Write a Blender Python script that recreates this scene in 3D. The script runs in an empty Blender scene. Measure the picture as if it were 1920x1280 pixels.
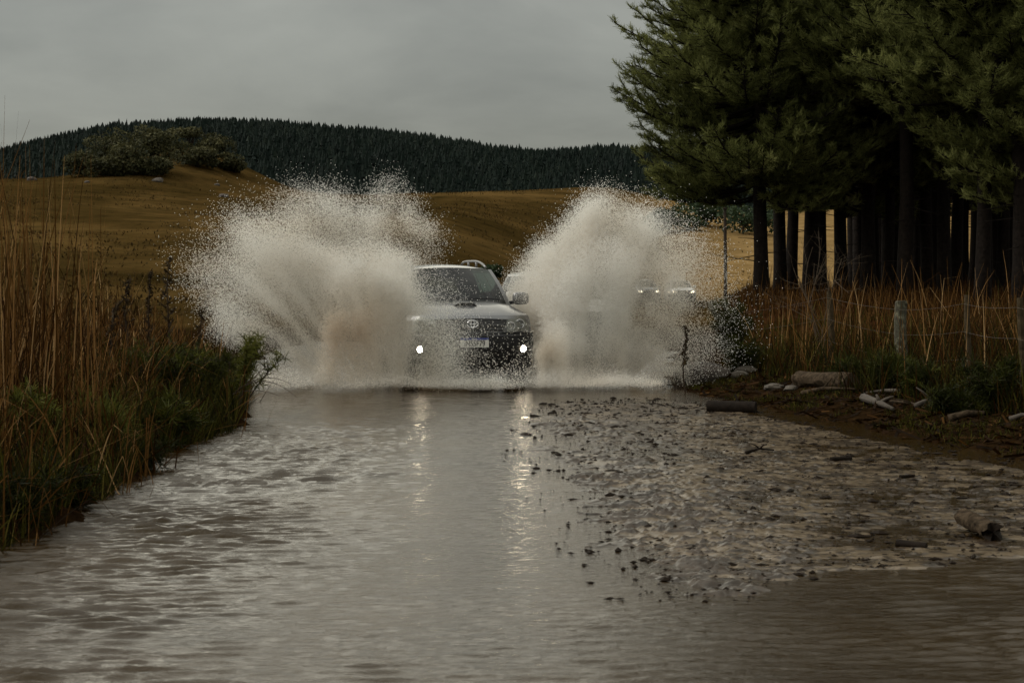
import bpy, math, numpy as np
from math import radians as R, sin, cos, pi
from mathutils import Vector, Matrix

SC = bpy.context.scene
COL = SC.collection

# ------------------------------------------------------------------ camera
FPX, HZ, CAMH = 3733.0, 512.0, 1.6          # focal length in photo pixels, horizon row, eye height
cam = bpy.data.cameras.new('camera')
cam.sensor_width = 36; cam.lens = 70.0; cam.clip_start = 0.1; cam.clip_end = 6000
cam.dof.use_dof = True; cam.dof.focus_distance = 28.0; cam.dof.aperture_fstop = 9.0
camo = bpy.data.objects.new('camera', cam); COL.objects.link(camo)
camo.location = (0, 0, CAMH)
camo.rotation_euler = (R(90) - math.atan((640 - HZ) / FPX), 0, 0)
SC.camera = camo

# ------------------------------------------------------------------ sky and sun
SUN_EL, SUN_AZ = 48.0, -86.0                  # degrees; azimuth measured clockwise from +Y (ahead of the camera, to its left)
SC.view_settings.view_transform = 'Standard'
SC.view_settings.look = 'None'
SC.view_settings.exposure = 0.42
SC.view_settings.gamma = 1.0
w = bpy.data.worlds.new('World'); SC.world = w; w.use_nodes = True
nt = w.node_tree; N = nt.nodes; L = nt.links; N.clear()
out = N.new('ShaderNodeOutputWorld'); bg = N.new('ShaderNodeBackground')
bg.inputs['Strength'].default_value = 0.15
tc = N.new('ShaderNodeTexCoord'); sep = N.new('ShaderNodeSeparateXYZ'); L.new(tc.outputs['Generated'], sep.inputs[0])
mp = N.new('ShaderNodeMapping'); mp.inputs['Scale'].default_value = (2.6, 2.6, 8.0); L.new(tc.outputs['Generated'], mp.inputs[0])
nz = N.new('ShaderNodeTexNoise'); nz.inputs['Scale'].default_value = 2.1; nz.inputs['Detail'].default_value = 7
nz.inputs['Roughness'].default_value = 0.52; nz.inputs['Distortion'].default_value = 0.35; L.new(mp.outputs[0], nz.inputs['Vector'])
gr = N.new('ShaderNodeValToRGB')             # overcast: darker horizon, brighter overhead; unseen low bright band added to light the water
e = gr.color_ramp.elements
e[0].position = 0.0; e[0].color = (1.30, 1.31, 1.15, 1)
e[1].position = 1.0; e[1].color = (3.6, 3.62, 3.35, 1)
for pos, v in ((0.05, 1.28), (0.10, 1.30), (0.138, 1.40), (0.158, 4.8), (0.195, 7.2), (0.29, 5.8), (0.45, 3.3)):
    k = e.new(pos); k.color = (v, v * (1.0 if pos < .14 else 0.955), v * (0.87 if pos < .14 else 0.79), 1)
L.new(sep.outputs['Z'], gr.inputs[0])
cr = N.new('ShaderNodeMapRange'); cr.inputs['From Min'].default_value = 0.3; cr.inputs['From Max'].default_value = 0.7
cr.inputs['To Min'].default_value = 0.72; cr.inputs['To Max'].default_value = 1.26; L.new(nz.outputs['Fac'], cr.inputs['Value'])
mul = N.new('ShaderNodeVectorMath'); mul.operation = 'SCALE'; L.new(gr.outputs[0], mul.inputs[0]); L.new(cr.outputs[0], mul.inputs['Scale'])
# the cloud layer is brighter round the hidden sun
dt = N.new('ShaderNodeVectorMath'); dt.operation = 'DOT_PRODUCT'; L.new(tc.outputs['Generated'], dt.inputs[0])
dt.inputs[1].default_value = (sin(R(SUN_AZ)) * cos(R(SUN_EL)), cos(R(SUN_AZ)) * cos(R(SUN_EL)), sin(R(SUN_EL)))
gl = N.new('ShaderNodeMapRange'); gl.inputs['From Min'].default_value = 0.6; gl.inputs['From Max'].default_value = 1.0; gl.inputs['To Min'].default_value = 1.0; gl.inputs['To Max'].default_value = 1.9
L.new(dt.outputs['Value'], gl.inputs['Value'])
mul2 = N.new('ShaderNodeVectorMath'); mul2.operation = 'SCALE'; L.new(mul.outputs[0], mul2.inputs[0]); L.new(gl.outputs[0], mul2.inputs['Scale']); mul = mul2
sky = N.new('ShaderNodeTexSky'); sky.sky_type = 'NISHITA'; sky.sun_disc = False
sky.sun_elevation = R(SUN_EL); sky.sun_rotation = R(SUN_AZ)
mx = N.new('ShaderNodeMix'); mx.data_type = 'RGBA'; mx.inputs['Factor'].default_value = 0.06
L.new(mul.outputs[0], mx.inputs['A']); L.new(sky.outputs[0], mx.inputs['B'])
L.new(mx.outputs['Result'], bg.inputs['Color']); L.new(bg.outputs[0], out.inputs['Surface'])

sun = bpy.data.lights.new('sun', 'SUN'); sun.energy = 1.5; sun.angle = R(30); sun.color = (1.0, 0.95, 0.87)
suno = bpy.data.objects.new('sun', sun); COL.objects.link(suno)
sd = Vector((sin(R(SUN_AZ)) * cos(R(SUN_EL)), cos(R(SUN_AZ)) * cos(R(SUN_EL)), sin(R(SUN_EL))))
suno.rotation_euler = sd.to_track_quat('Z', 'Y').to_euler(); suno.location = (-20, -20, 30)

SC.cycles.max_bounces = 8; SC.cycles.diffuse_bounces = 4; SC.cycles.glossy_bounces = 4
SC.cycles.transparent_max_bounces = 16; SC.cycles.transmission_bounces = 4
SC.cycles.use_denoising = True
SC.cycles.sample_clamp_indirect = 4.0

# ------------------------------------------------------------------ helpers
def px(x, y, D):
    """world point seen at photo pixel (x, y) at distance D along the view"""
    return np.array([(x - 960) * D / FPX, D, CAMH - (y - HZ) * D / FPX])

def hash2(ix, iy, seed):
    h = (ix.astype(np.int64) * 374761393 + iy.astype(np.int64) * 668265263 + seed * 974711) & 0x7fffffff
    h = ((h ^ (h >> 13)) * 1274126177) & 0x7fffffff
    h = h ^ (h >> 16)
    return (h & 0xffffff) / float(0xffffff)

def vnoise(x, y, seed=0):
    x = np.asarray(x, float); y = np.asarray(y, float)
    ix = np.floor(x); iy = np.floor(y); fx = x - ix; fy = y - iy
    fx = fx * fx * fx * (fx * (fx * 6 - 15) + 10); fy = fy * fy * fy * (fy * (fy * 6 - 15) + 10)
    a = hash2(ix, iy, seed); b = hash2(ix + 1, iy, seed); c = hash2(ix, iy + 1, seed); d = hash2(ix + 1, iy + 1, seed)
    return (a * (1 - fx) + b * fx) * (1 - fy) + (c * (1 - fx) + d * fx) * fy

def fbm(x, y, seed=0, octs=4, gain=0.5, lac=2.03):
    s = 0; a = 1; t = 0
    for o in range(octs):
        s = s + a * vnoise(x, y, seed + o * 17); t += a; a *= gain
        x = x * lac + 3.1; y = y * lac + 7.7
    return s / t

def sstep(a, b, x):
    t = np.clip((np.asarray(x, float) - a) / (b - a), 0, 1); return t * t * (3 - 2 * t)

def mk(name, V, F, mat=None, parent=None, smooth=False, attrs=None, mi=None, sharp=None, loc=None):
    """one mesh object; F is a list of index arrays (n,3) or (n,4)"""
    V = np.asarray(V, np.float32)
    if isinstance(F, np.ndarray): F = [F]
    F = [np.asarray(f, np.int32) for f in F if len(f)]
    me = bpy.data.meshes.new(name)
    me.vertices.add(len(V)); me.vertices.foreach_set('co', V.ravel())
    tot = sum(f.size for f in F); npoly = sum(len(f) for f in F)
    me.loops.add(tot); me.polygons.add(npoly)
    me.loops.foreach_set('vertex_index', np.concatenate([f.ravel() for f in F]))
    sizes = np.concatenate([np.full(len(f), f.shape[1], np.int32) for f in F])
    starts = np.zeros(npoly, np.int32); starts[1:] = np.cumsum(sizes)[:-1]
    me.polygons.foreach_set('loop_start', starts)
    mats = mat if isinstance(mat, (list, tuple)) else [mat]
    for m in mats:
        if m: me.materials.append(m)
    if mi is not None: me.polygons.foreach_set('material_index', np.asarray(mi, np.int32))
    me.polygons.foreach_set('use_smooth', np.full(npoly, bool(smooth)))
    for an, av in (attrs or {}).items():
        at = me.attributes.new(an, 'FLOAT', 'POINT'); at.data.foreach_set('value', np.asarray(av, np.float32))
    me.update(calc_edges=True); me.validate()
    if sharp: me.set_sharp_from_angle(angle=R(sharp))
    o = bpy.data.objects.new(name, me); COL.objects.link(o)
    if parent: o.parent = parent
    if loc is not None: o.location = loc
    return o

class MB:
    """collects shapes for one mesh"""
    def __init__(s): s.V = []; s.T = []; s.Q = []; s.n = 0; s.A = []; s.mt = []; s.mq = []
    def add(s, V, T=None, Q=None, a=0.5, m=0):
        V = np.asarray(V, float).reshape(-1, 3)
        if T is not None and len(T): T = np.asarray(T, int).reshape(-1, 3); s.T.append(T + s.n); s.mt.append(np.full(len(T), m))
        if Q is not None and len(Q): Q = np.asarray(Q, int).reshape(-1, 4); s.Q.append(Q + s.n); s.mq.append(np.full(len(Q), m))
        s.V.append(V); s.n += len(V)
        s.A.append(np.broadcast_to(np.asarray(a, float), (len(V),)))
    def build(s, name, mat, parent=None, smooth=False, sharp=None, loc=None):
        F = []; mi = []
        if s.T: F.append(np.concatenate(s.T)); mi.append(np.concatenate(s.mt))
        if s.Q: F.append(np.concatenate(s.Q)); mi.append(np.concatenate(s.mq))
        return mk(name, np.concatenate(s.V), F, mat, parent, smooth, {'rnd': np.concatenate(s.A)}, np.concatenate(mi), sharp, loc)
    def grid(s, P, a=0.5, m=0, closed_u=False, flip=False):
        """P (nu, nv, 3)"""
        nu, nv = P.shape[:2]; idx = np.arange(nu * nv).reshape(nu, nv)
        if closed_u: idx = np.vstack([idx, idx[:1]])
        q = np.stack([idx[:-1, :-1], idx[1:, :-1], idx[1:, 1:], idx[:-1, 1:]], -1).reshape(-1, 4)
        if flip: q = q[:, ::-1]
        s.add(P.reshape(-1, 3), Q=q, a=a, m=m)
    def tube(s, P, r, n=6, a=0.5, m=0, caps=True):
        P = np.asarray(P, float); k = len(P); r = np.broadcast_to(np.asarray(r, float), (k,))
        t = np.gradient(P, axis=0); t /= np.linalg.norm(t, axis=1)[:, None] + 1e-9
        ref = np.array([0, 0, 1.0]) if abs(t[:, 2]).mean() < 0.8 else np.array([1.0, 0, 0])
        u = np.cross(t, ref); u /= np.linalg.norm(u, axis=1)[:, None] + 1e-9; v = np.cross(t, u)
        th = np.arange(n) * 2 * pi / n
        ring = P[:, None] + r[:, None, None] * (np.cos(th)[None, :, None] * u[:, None] + np.sin(th)[None, :, None] * v[:, None])
        idx = np.arange(k * n).reshape(k, n); nx = np.roll(idx, -1, 1)
        q = np.stack([idx[:-1], nx[:-1], nx[1:], idx[1:]], -1).reshape(-1, 4)
        V = ring.reshape(-1, 3); T = None
        if caps:
            V = np.vstack([V, P[:1], P[-1:]]); c0 = k * n; c1 = c0 + 1
            T = np.vstack([np.stack([nx[0], idx[0], np.full(n, c0)], -1), np.stack([idx[-1], nx[-1], np.full(n, c1)], -1)])
        s.add(V, T=T, Q=q, a=a, m=m)
    def box(s, c, d, rot=None, a=0.5, m=0, bev=0.0):
        c = np.asarray(c, float); d = np.asarray(d, float) / 2
        if bev <= 0:
            V = np.array([[x, y, z] for x in (-1, 1) for y in (-1, 1) for z in (-1, 1)], float) * d
            Q = [[0, 1, 3, 2], [4, 6, 7, 5], [0, 4, 5, 1], [2, 3, 7, 6], [0, 2, 6, 4], [1, 5, 7, 3]]
            if rot is not None: V = V @ np.asarray(rot).T
            s.add(V + c, Q=Q, a=a, m=m); return
        n = 9                                    # superellipsoid-rounded box
        th = np.linspace(-pi / 2, pi / 2, n); ph = np.arange(24) * 2 * pi / 24
        pw = bev
        f = lambda q: np.sign(q) * np.abs(q) ** pw
        P = np.stack([f(np.cos(th))[None, :] * f(np.cos(ph))[:, None], f(np.cos(th))[None, :] * f(np.sin(ph))[:, None],
                      np.broadcast_to(f(np.sin(th))[None, :], (24, n))], -1) * d
        if rot is not None: P = P @ np.asarray(rot).T
        s.grid(P + c, a=a, m=m, closed_u=True)

def rotz(a): return np.array([[cos(a), -sin(a), 0], [sin(a), cos(a), 0], [0, 0, 1.0]])

def tag(o, label=None, cat=None, group=None, kind=None):
    if label: o['label'] = label
    if cat: o['category'] = cat
    if group: o['group'] = group
    if kind: o['kind'] = kind
    return o

def empty(name, loc, rz=0.0):
    o = bpy.data.objects.new(name, None); COL.objects.link(o); o.location = loc; o.rotation_euler = (0, 0, rz)
    o.empty_display_size = 0.3; return o

def copy_thing(root, loc, rz=0.0, sc=1.0, label=None):
    c = root.copy(); COL.objects.link(c); c.location = loc; c.rotation_euler = (0, 0, rz); c.scale = (sc, sc, sc)
    if label: c['label'] = label
    for ch in list(root.children):
        d = ch.copy(); COL.objects.link(d); d.parent = c
        for g in list(ch.children):
            h = g.copy(); COL.objects.link(h); h.parent = d
    return c

# ------------------------------------------------------------------ materials
def mat_new(name):
    m = bpy.data.materials.new(name); m.use_nodes = True
    nt = m.node_tree; nt.nodes.clear()
    o = nt.nodes.new('ShaderNodeOutputMaterial'); b = nt.nodes.new('ShaderNodeBsdfPrincipled')
    nt.links.new(b.outputs[0], o.inputs['Surface'])
    return m, nt, b, o

def ramp(nt, stops):
    r = nt.nodes.new('ShaderNodeValToRGB'); e = r.color_ramp.elements
    while len(e) > 1: e.remove(e[-1])
    e[0].position = stops[0][0]; e[0].color = (*stops[0][1], 1)
    for p, c in stops[1:]:
        k = e.new(p); k.color = (*c, 1)
    return r

def noise(nt, scale, detail=4, rough=0.55, vec=None, dist=0.0):
    n = nt.nodes.new('ShaderNodeTexNoise'); n.inputs['Scale'].default_value = scale; n.inputs['Detail'].default_value = detail
    n.inputs['Roughness'].default_value = rough; n.inputs['Distortion'].default_value = dist
    if vec is not None: nt.links.new(vec, n.inputs['Vector'])
    return n

def objco(nt, scale=(1, 1, 1)):
    t = nt.nodes.new('ShaderNodeTexCoord'); m = nt.nodes.new('ShaderNodeMapping'); m.inputs['Scale'].default_value = scale
    nt.links.new(t.outputs['Object'], m.inputs[0]); return m.outputs[0]

def simple(name, col, rough=0.5, metal=0.0, spec=0.5, vary=0.0, nscale=20, coat=0.0, bump=0.0):
    m, nt, b, o = mat_new(name)
    b.inputs['Base Color'].default_value = (*col, 1); b.inputs['Roughness'].default_value = rough
    b.inputs['Metallic'].default_value = metal; b.inputs['Specular IOR Level'].default_value = spec
    b.inputs['Coat Weight'].default_value = coat; b.inputs['Coat Roughness'].default_value = 0.06
    if vary > 0 or bump > 0:
        n = noise(nt, nscale, 5, 0.6, objco(nt))
        if vary > 0:
            r = ramp(nt, [(0.3, tuple(c * (1 - vary) for c in col)), (0.7, tuple(min(1, c * (1 + vary)) for c in col))])
            nt.links.new(n.outputs['Fac'], r.inputs[0]); nt.links.new(r.outputs[0], b.inputs['Base Color'])
        if bump > 0:
            bp = nt.nodes.new('ShaderNodeBump'); bp.inputs['Strength'].default_value = bump; bp.inputs['Distance'].default_value = 0.02
            nt.links.new(n.outputs['Fac'], bp.inputs['Height']); nt.links.new(bp.outputs[0], b.inputs['Normal'])
    return m

def leafy(name, stops, rough=0.6, trans=0.25, spec=0.3):
    """blade / leaf / needle material: colour from the per-leaf attribute, some light passes through"""
    m, nt, b, o = mat_new(name)
    a = nt.nodes.new('ShaderNodeAttribute'); a.attribute_name = 'rnd'
    r = ramp(nt, stops); nt.links.new(a.outputs['Fac'], r.inputs[0]); nt.links.new(r.outputs[0], b.inputs['Base Color'])
    b.inputs['Roughness'].default_value = rough; b.inputs['Specular IOR Level'].default_value = spec
    if trans > 0:
        t = nt.nodes.new('ShaderNodeBsdfTranslucent'); nt.links.new(r.outputs[0], t.inputs['Color'])
        mx = nt.nodes.new('ShaderNodeMixShader'); mx.inputs[0].default_value = trans
        nt.links.new(b.outputs[0], mx.inputs[1]); nt.links.new(t.outputs[0], mx.inputs[2]); nt.links.new(mx.outputs[0], o.inputs['Surface'])
    return m

def emit(name, col, st):
    m = bpy.data.materials.new(name); m.use_nodes = True; nt = m.node_tree; nt.nodes.clear()
    o = nt.nodes.new('ShaderNodeOutputMaterial'); e = nt.nodes.new('ShaderNodeEmission')
    e.inputs[0].default_value = (*col, 1); e.inputs[1].default_value = st; nt.links.new(e.outputs[0], o.inputs[0]); return m

def glassy(name, tint=(0.5, 0.55, 0.52), fac=0.55, rough=0.03):
    m = bpy.data.materials.new(name); m.use_nodes = True; nt = m.node_tree; nt.nodes.clear()
    o = nt.nodes.new('ShaderNodeOutputMaterial'); t = nt.nodes.new('ShaderNodeBsdfTransparent'); g = nt.nodes.new('ShaderNodeBsdfGlossy')
    t.inputs[0].default_value = (*tint, 1); g.inputs['Roughness'].default_value = rough
    f = nt.nodes.new('ShaderNodeFresnel'); f.inputs[0].default_value = 1.5
    mp = nt.nodes.new('ShaderNodeMath'); mp.operation = 'MULTIPLY_ADD'; mp.inputs[1].default_value = 1.0; mp.inputs[2].default_value = fac
    nt.links.new(f.outputs[0], mp.inputs[0]); mp.use_clamp = True
    mx = nt.nodes.new('ShaderNodeMixShader'); nt.links.new(mp.outputs[0], mx.inputs[0]); nt.links.new(t.outputs[0], mx.inputs[1]); nt.links.new(g.outputs[0], mx.inputs[2])
    nt.links.new(mx.outputs[0], o.inputs[0]); return m

# ------------------------------------------------------------------ terrain height
LY = np.array([-30, 4, 11, 14, 17.7, 20, 24, 27, 32, 40, 50]); LX = np.array([-3.4, -3.1, -2.95, -2.85, -3.1, -2.8, -3.2, -3.6, -4.4, -4.8, -4.8])
RY = np.array([-30, 4, 11, 15, 17.2, 20, 23.3, 25.6, 28.4, 32, 40, 50]); RX = np.array([7, 6.2, 5.3, 4.8, 4.35, 3.75, 3.05, 2.62, 2.25, 2.5, 3.3, 3.6])
def edgeL(y): return np.interp(y, LY, LX)
def edgeR(y): return np.interp(y, RY, RX)
CX = np.array([-400, -59, -40.7, -24.6, -9.9, 11.7, 30, 80, 400]); CZ = np.array([12.6, 12.5, 12.2, 10.6, 11.1, 11.8, 8.0, 8.5, 9.0])
HX = np.array([0, 100, 200, 380, 500, 700, 850, 920, 1000, 1060, 1120, 1160, 1400, 1900]); HYv = np.array([285, 262, 240, 229, 233, 248, 265, 278, 287, 285, 280, 280, 290, 300])
def height(x, y):
    x = np.asarray(x, float); y = np.asarray(y, float)
    wob = 0.42 * (fbm(y * 0.9, y * 0 + 5, 3, 3) - 0.5) + 0.24 * (vnoise(y * 3.2, x * 0, 9) - 0.5) + 0.10 * (vnoise(x * 7, y * 7, 10) - 0.5)
    dl = edgeL(y) + wob - x; dr = x - (edgeR(y) + wob)
    bed = -0.22 + 0.05 * (fbm(x * 1.5, y * 1.5, 21, 3) - 0.5)
    lump = (fbm(x * 2.3, y * 2.3, 40, 4) - 0.5)
    hl = np.where(dl > -0.6, -0.05 + 0.60 * (1 - np.exp(-np.clip(dl, -0.3, 99) / 0.75)) + 0.16 * lump * sstep(-0.3, 0.6, dl), -9)
    hr = np.where(dr > -0.8, -0.015 + 0.30 * (1 - np.exp(-np.clip(dr, -0.4, 99) / 1.5)) + 0.02 * np.clip(dr, 0, 20) + 0.12 * lump * sstep(-0.4, 0.8, dr), -9)
    near = np.maximum(bed, np.maximum(hl, hr))
    # the meadow: a shallow hollow, then a long slope up to its crest and down behind
    y0 = np.interp(x, [-30, -5, 6, 11, 18], [62, 75, 140, 170, 150])
    t = np.clip((y - y0) / (236 - y0), 0, 1)
    base = 0.12 + 0.3 * (fbm(x * 0.05, y * 0.05, 60, 3) - 0.5) - 0.85 * np.exp(-((x - 12) / 9) ** 2 - ((y - 150) / 34) ** 2)
    cz = np.interp(x, CX, CZ)
    f = base + (cz - base) * (0.45 * t + 0.55 * t * t * (3 - 2 * t))
    f = f + 2.2 * (fbm(x * 0.022 + 9, y * 0.02, 71, 3) - 0.5) * np.sin(pi * t) + 0.45 * (fbm(x * 0.12, y * 0.1, 72, 3) - 0.5) * sstep(0, .1, t)
    f = f + 4.6 * np.exp(-((x + 38) / 9.5) ** 2 - ((y - 240) / 26) ** 2)
    f = f - 9 * sstep(245, 330, y)
    pxs = 960 + x / np.maximum(y, 1) * FPX
    hz = 1.6 + (HZ - np.interp(pxs, HX, HYv)) * 700 / FPX - 5.2
    hill = hz * sstep(360, 700, y) - 20 * sstep(720, 1100, y)
    f = np.where(y > 330, np.maximum(f, 0) * (1 - sstep(330, 420, y)) + hill, f)
    # plateau under the pine plantation
    ratio = x / np.maximum(y, 1)
    plat = sstep(0.098, 0.122, ratio) * sstep(30, 42, y) * (1 - sstep(92, 108, y))
    g = 0.95 + 0.25 * (fbm(x * 0.3, y * 0.3, 90, 3) - 0.5)
    far = f * (1 - plat) + g * plat
    k = sstep(36, 52, y)
    nearp = near * (1 - plat) + np.maximum(near, g) * plat
    return nearp * (1 - k) + far * k

def ground_z(x, y): return float(height(np.array([x]), np.array([y]))[0])

def hit(x, y, d0=8, d1=320):
    """where the sight line through photo pixel (x, y) first meets the ground"""
    ds = np.linspace(d0, d1, 6000); zs = height((x - 960) * ds / FPX, ds); zr = CAMH - (y - HZ) * ds / FPX
    i = np.where(zs > zr)[0]; i = i[0] if len(i) else len(ds) - 1
    return ((x - 960) * ds[i] / FPX, ds[i], zs[i])

# ---- soil / meadow material
M_soil, nt, b, o = mat_new('soil_and_meadow')
oc = objco(nt)
za = nt.nodes.new('ShaderNodeAttribute'); za.attribute_name = 'zone'
fa = nt.nodes.new('ShaderNodeAttribute'); fa.attribute_name = 'needles'
n1 = noise(nt, 0.045, 8, 0.68, oc); n2 = noise(nt, 0.35, 9, 0.78, oc); n3 = noise(nt, 7, 6, 0.7, oc)
r1 = ramp(nt, [(0.34, (0.021, 0.014, 0.004)), (0.5, (0.045, 0.028, 0.009)), (0.68, (0.090, 0.055, 0.019))]); nt.links.new(n1.outputs[0], r1.inputs[0])
r2 = ramp(nt, [(0.32, (0.22, 0.25, 0.25)), (0.46, (0.85, 0.88, 0.85)), (0.72, (1.5, 1.42, 1.35))]); nt.links.new(n2.outputs[0], r2.inputs[0])
mm = nt.nodes.new('ShaderNodeMix'); mm.data_type = 'RGBA'; mm.blend_type = 'MULTIPLY'; mm.inputs['Factor'].default_value = 0.8
nt.links.new(r1.outputs[0], mm.inputs['A']); nt.links.new(r2.outputs[0], mm.inputs['B'])
rs = ramp(nt, [(0.3, (0.005, 0.003, 0.0015)), (0.55, (0.016, 0.009, 0.004)), (0.75, (0.044, 0.025, 0.010))]); nt.links.new(n3.outputs[0], rs.inputs[0])
rn = ramp(nt, [(0.3, (0.016, 0.007, 0.003)), (0.7, (0.062, 0.025, 0.010))]); nt.links.new(n3.outputs[0], rn.inputs[0])
m2 = nt.nodes.new('ShaderNodeMix'); m2.data_type = 'RGBA'; nt.links.new(za.outputs['Fac'], m2.inputs['Factor']); nt.links.new(rs.outputs[0], m2.inputs['A']); nt.links.new(mm.outputs['Result'], m2.inputs['B'])
pa = nt.nodes.new('ShaderNodeAttribute'); pa.attribute_name = 'straw'          # paler colour over the meadow beyond the plantation
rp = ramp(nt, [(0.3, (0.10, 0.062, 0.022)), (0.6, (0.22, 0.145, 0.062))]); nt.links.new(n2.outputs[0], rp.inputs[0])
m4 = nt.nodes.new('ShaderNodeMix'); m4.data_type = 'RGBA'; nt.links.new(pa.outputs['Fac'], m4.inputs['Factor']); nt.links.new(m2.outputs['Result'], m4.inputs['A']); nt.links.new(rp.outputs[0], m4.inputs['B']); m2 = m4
m3 = nt.nodes.new('ShaderNodeMix'); m3.data_type = 'RGBA'; nt.links.new(fa.outputs['Fac'], m3.inputs['Factor']); nt.links.new(m2.outputs['Result'], m3.inputs['A']); nt.links.new(rn.outputs[0], m3.inputs['B'])
nt.links.new(m3.outputs['Result'], b.inputs['Base Color'])
rr = nt.nodes.new('ShaderNodeMapRange'); rr.inputs['To Min'].default_value = 0.55; rr.inputs['To Max'].default_value = 0.95; nt.links.new(za.outputs['Fac'], rr.inputs[0]); nt.links.new(rr.outputs[0], b.inputs['Roughness'])
b.inputs['Specular IOR Level'].default_value = 0.0
bp = nt.nodes.new('ShaderNodeBump'); bp.inputs['Strength'].default_value = 0.7; bp.inputs['Distance'].default_value = 0.06
nt.links.new(n3.outputs[0], bp.inputs['Height']); nt.links.new(bp.outputs[0], b.inputs['Normal'])

def lines(*segs):
    out = []
    for a, b_, st in segs: out.append(np.arange(a, b_, st))
    return np.concatenate(out)

xs = lines((-420, -60, 20), (-60, -12, 2.0), (-12, -6, 0.25), (-6, 7, 0.07), (7, 14, 0.3), (14, 60, 2.0), (60, 440, 20))
ys = lines((-60, 4, 4), (4, 32, 0.09), (32, 50, 0.35), (50, 130, 1.5), (130, 262, 1.6), (262, 420, 8), (420, 1200, 20))
XX, YY = np.meshgrid(xs, ys, indexing='ij'); ZZ = height(XX, YY)
zone = sstep(44, 58, YY) + 0 * XX
ratio = XX / np.maximum(YY, 1)
needles = np.clip(sstep(0.105, 0.13, ratio) * sstep(30, 38, YY) * (1 - sstep(88, 104, YY)), 0, 1)
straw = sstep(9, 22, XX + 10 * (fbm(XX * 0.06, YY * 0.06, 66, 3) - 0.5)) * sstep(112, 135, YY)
mb = MB(); mb.grid(np.stack([XX, YY, ZZ], -1), flip=False)
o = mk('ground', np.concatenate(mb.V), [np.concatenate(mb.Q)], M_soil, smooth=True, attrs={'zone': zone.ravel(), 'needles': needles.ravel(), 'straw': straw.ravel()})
tag(o, 'brown meadow slopes, muddy banks and needle covered forest floor', kind='structure')

# ------------------------------------------------------------------ flood water
M_water, nt, b, o = mat_new('muddy_water')
oc = objco(nt)
n1 = noise(nt, 0.5, 4, 0.5, oc)
r1 = ramp(nt, [(0.3, (0.014, 0.007, 0.001)), (0.7, (0.026, 0.014, 0.003))]); nt.links.new(n1.outputs[0], r1.inputs[0])
nt.links.new(r1.outputs[0], b.inputs['Base Color'])
b.inputs['Roughness'].default_value = 0.05; b.inputs['IOR'].default_value = 1.36; b.inputs['Specular IOR Level'].default_value = 0.55
b.inputs['Specular Tint'].default_value = (1.0, 0.92, 0.73, 1)
oc2 = objco(nt, (1.0, 1.8, 1.0))
w1 = noise(nt, 14, 6, 0.65, oc2, 0.5); w2 = noise(nt, 38, 3, 0.5, oc2)
b1 = nt.nodes.new('ShaderNodeBump'); b1.inputs['Strength'].default_value = 0.6; b1.inputs['Distance'].default_value = 0.012
b2 = nt.nodes.new('ShaderNodeBump'); b2.inputs['Strength'].default_value = 0.25; b2.inputs['Distance'].default_value = 0.004
nt.links.new(w1.outputs[0], b1.inputs['Height']); nt.links.new(w2.outputs[0], b2.inputs['Height'])
nt.links.new(b1.outputs[0], b2.inputs['Normal']); nt.links.new(b2.outputs[0], b.inputs['Normal'])

xs = lines((-40, -8, 4), (-8, -4.5, 0.2), (-4.5, 6.5, 0.03), (6.5, 40, 3))
ys = lines((-40, 6, 3), (6, 14, 0.02), (14, 22, 0.035), (22, 34, 0.07), (34, 62, 1.0))
XX, YY = np.meshgrid(xs, ys, indexing='ij')
rng = np.random.default_rng(5)
Zw = np.zeros_like(XX)
# chop running in from both near corners, nearly calm along the middle of the ford
ampL = sstep(-0.3, -2.2, XX) * (1 - sstep(17, 25, YY)) * 1.15 + 0.10
ampR = sstep(0.6, 2.2, XX) * (1 - sstep(10.2, 12.0, YY))
ampF = (1 - sstep(8.5, 11, YY)) * 0.5
amp = np.clip(np.maximum(np.maximum(ampL, ampR * 0.6), ampF), 0, 1.2) * (0.45 + 0.9 * fbm(XX * 0.9, YY * 0.7, 33, 3))
warp = 0.5 * (fbm(XX * 0.8, YY * 0.8, 31, 3) - 0.5)
for i in range(26):                                            # short steep wavelets with sharp crests
    lam = rng.uniform(0.07, 0.19); th = rng.normal(pi / 2 + 0.12, 0.24); kk = 2 * pi / lam
    ph = rng.uniform(0, 6.28)
    env = vnoise(XX * 1.3 + i * 9.1, YY * 2.4 + i * 4.3, 100 + i) ** 2.0
    phs = kk * (XX * cos(th) + YY * sin(th) + warp * 0.5) + ph
    Zw += 0.0118 * (lam / 0.35) * env * (2.2 * np.exp(1.7 * (np.sin(phs) - 1)) - 0.8)
Zw *= amp * 1.0
Zw += 0.0016 * (fbm(XX * 9, YY * 14, 35, 2) - 0.5) * sstep(40, 20, YY)
mb = MB(); mb.grid(np.stack([XX, YY, Zw], -1))
o = mb.build('water', M_water, smooth=True)
tag(o, 'brown flood water covering the dirt road, rippled at both near corners', kind='structure')

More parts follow.
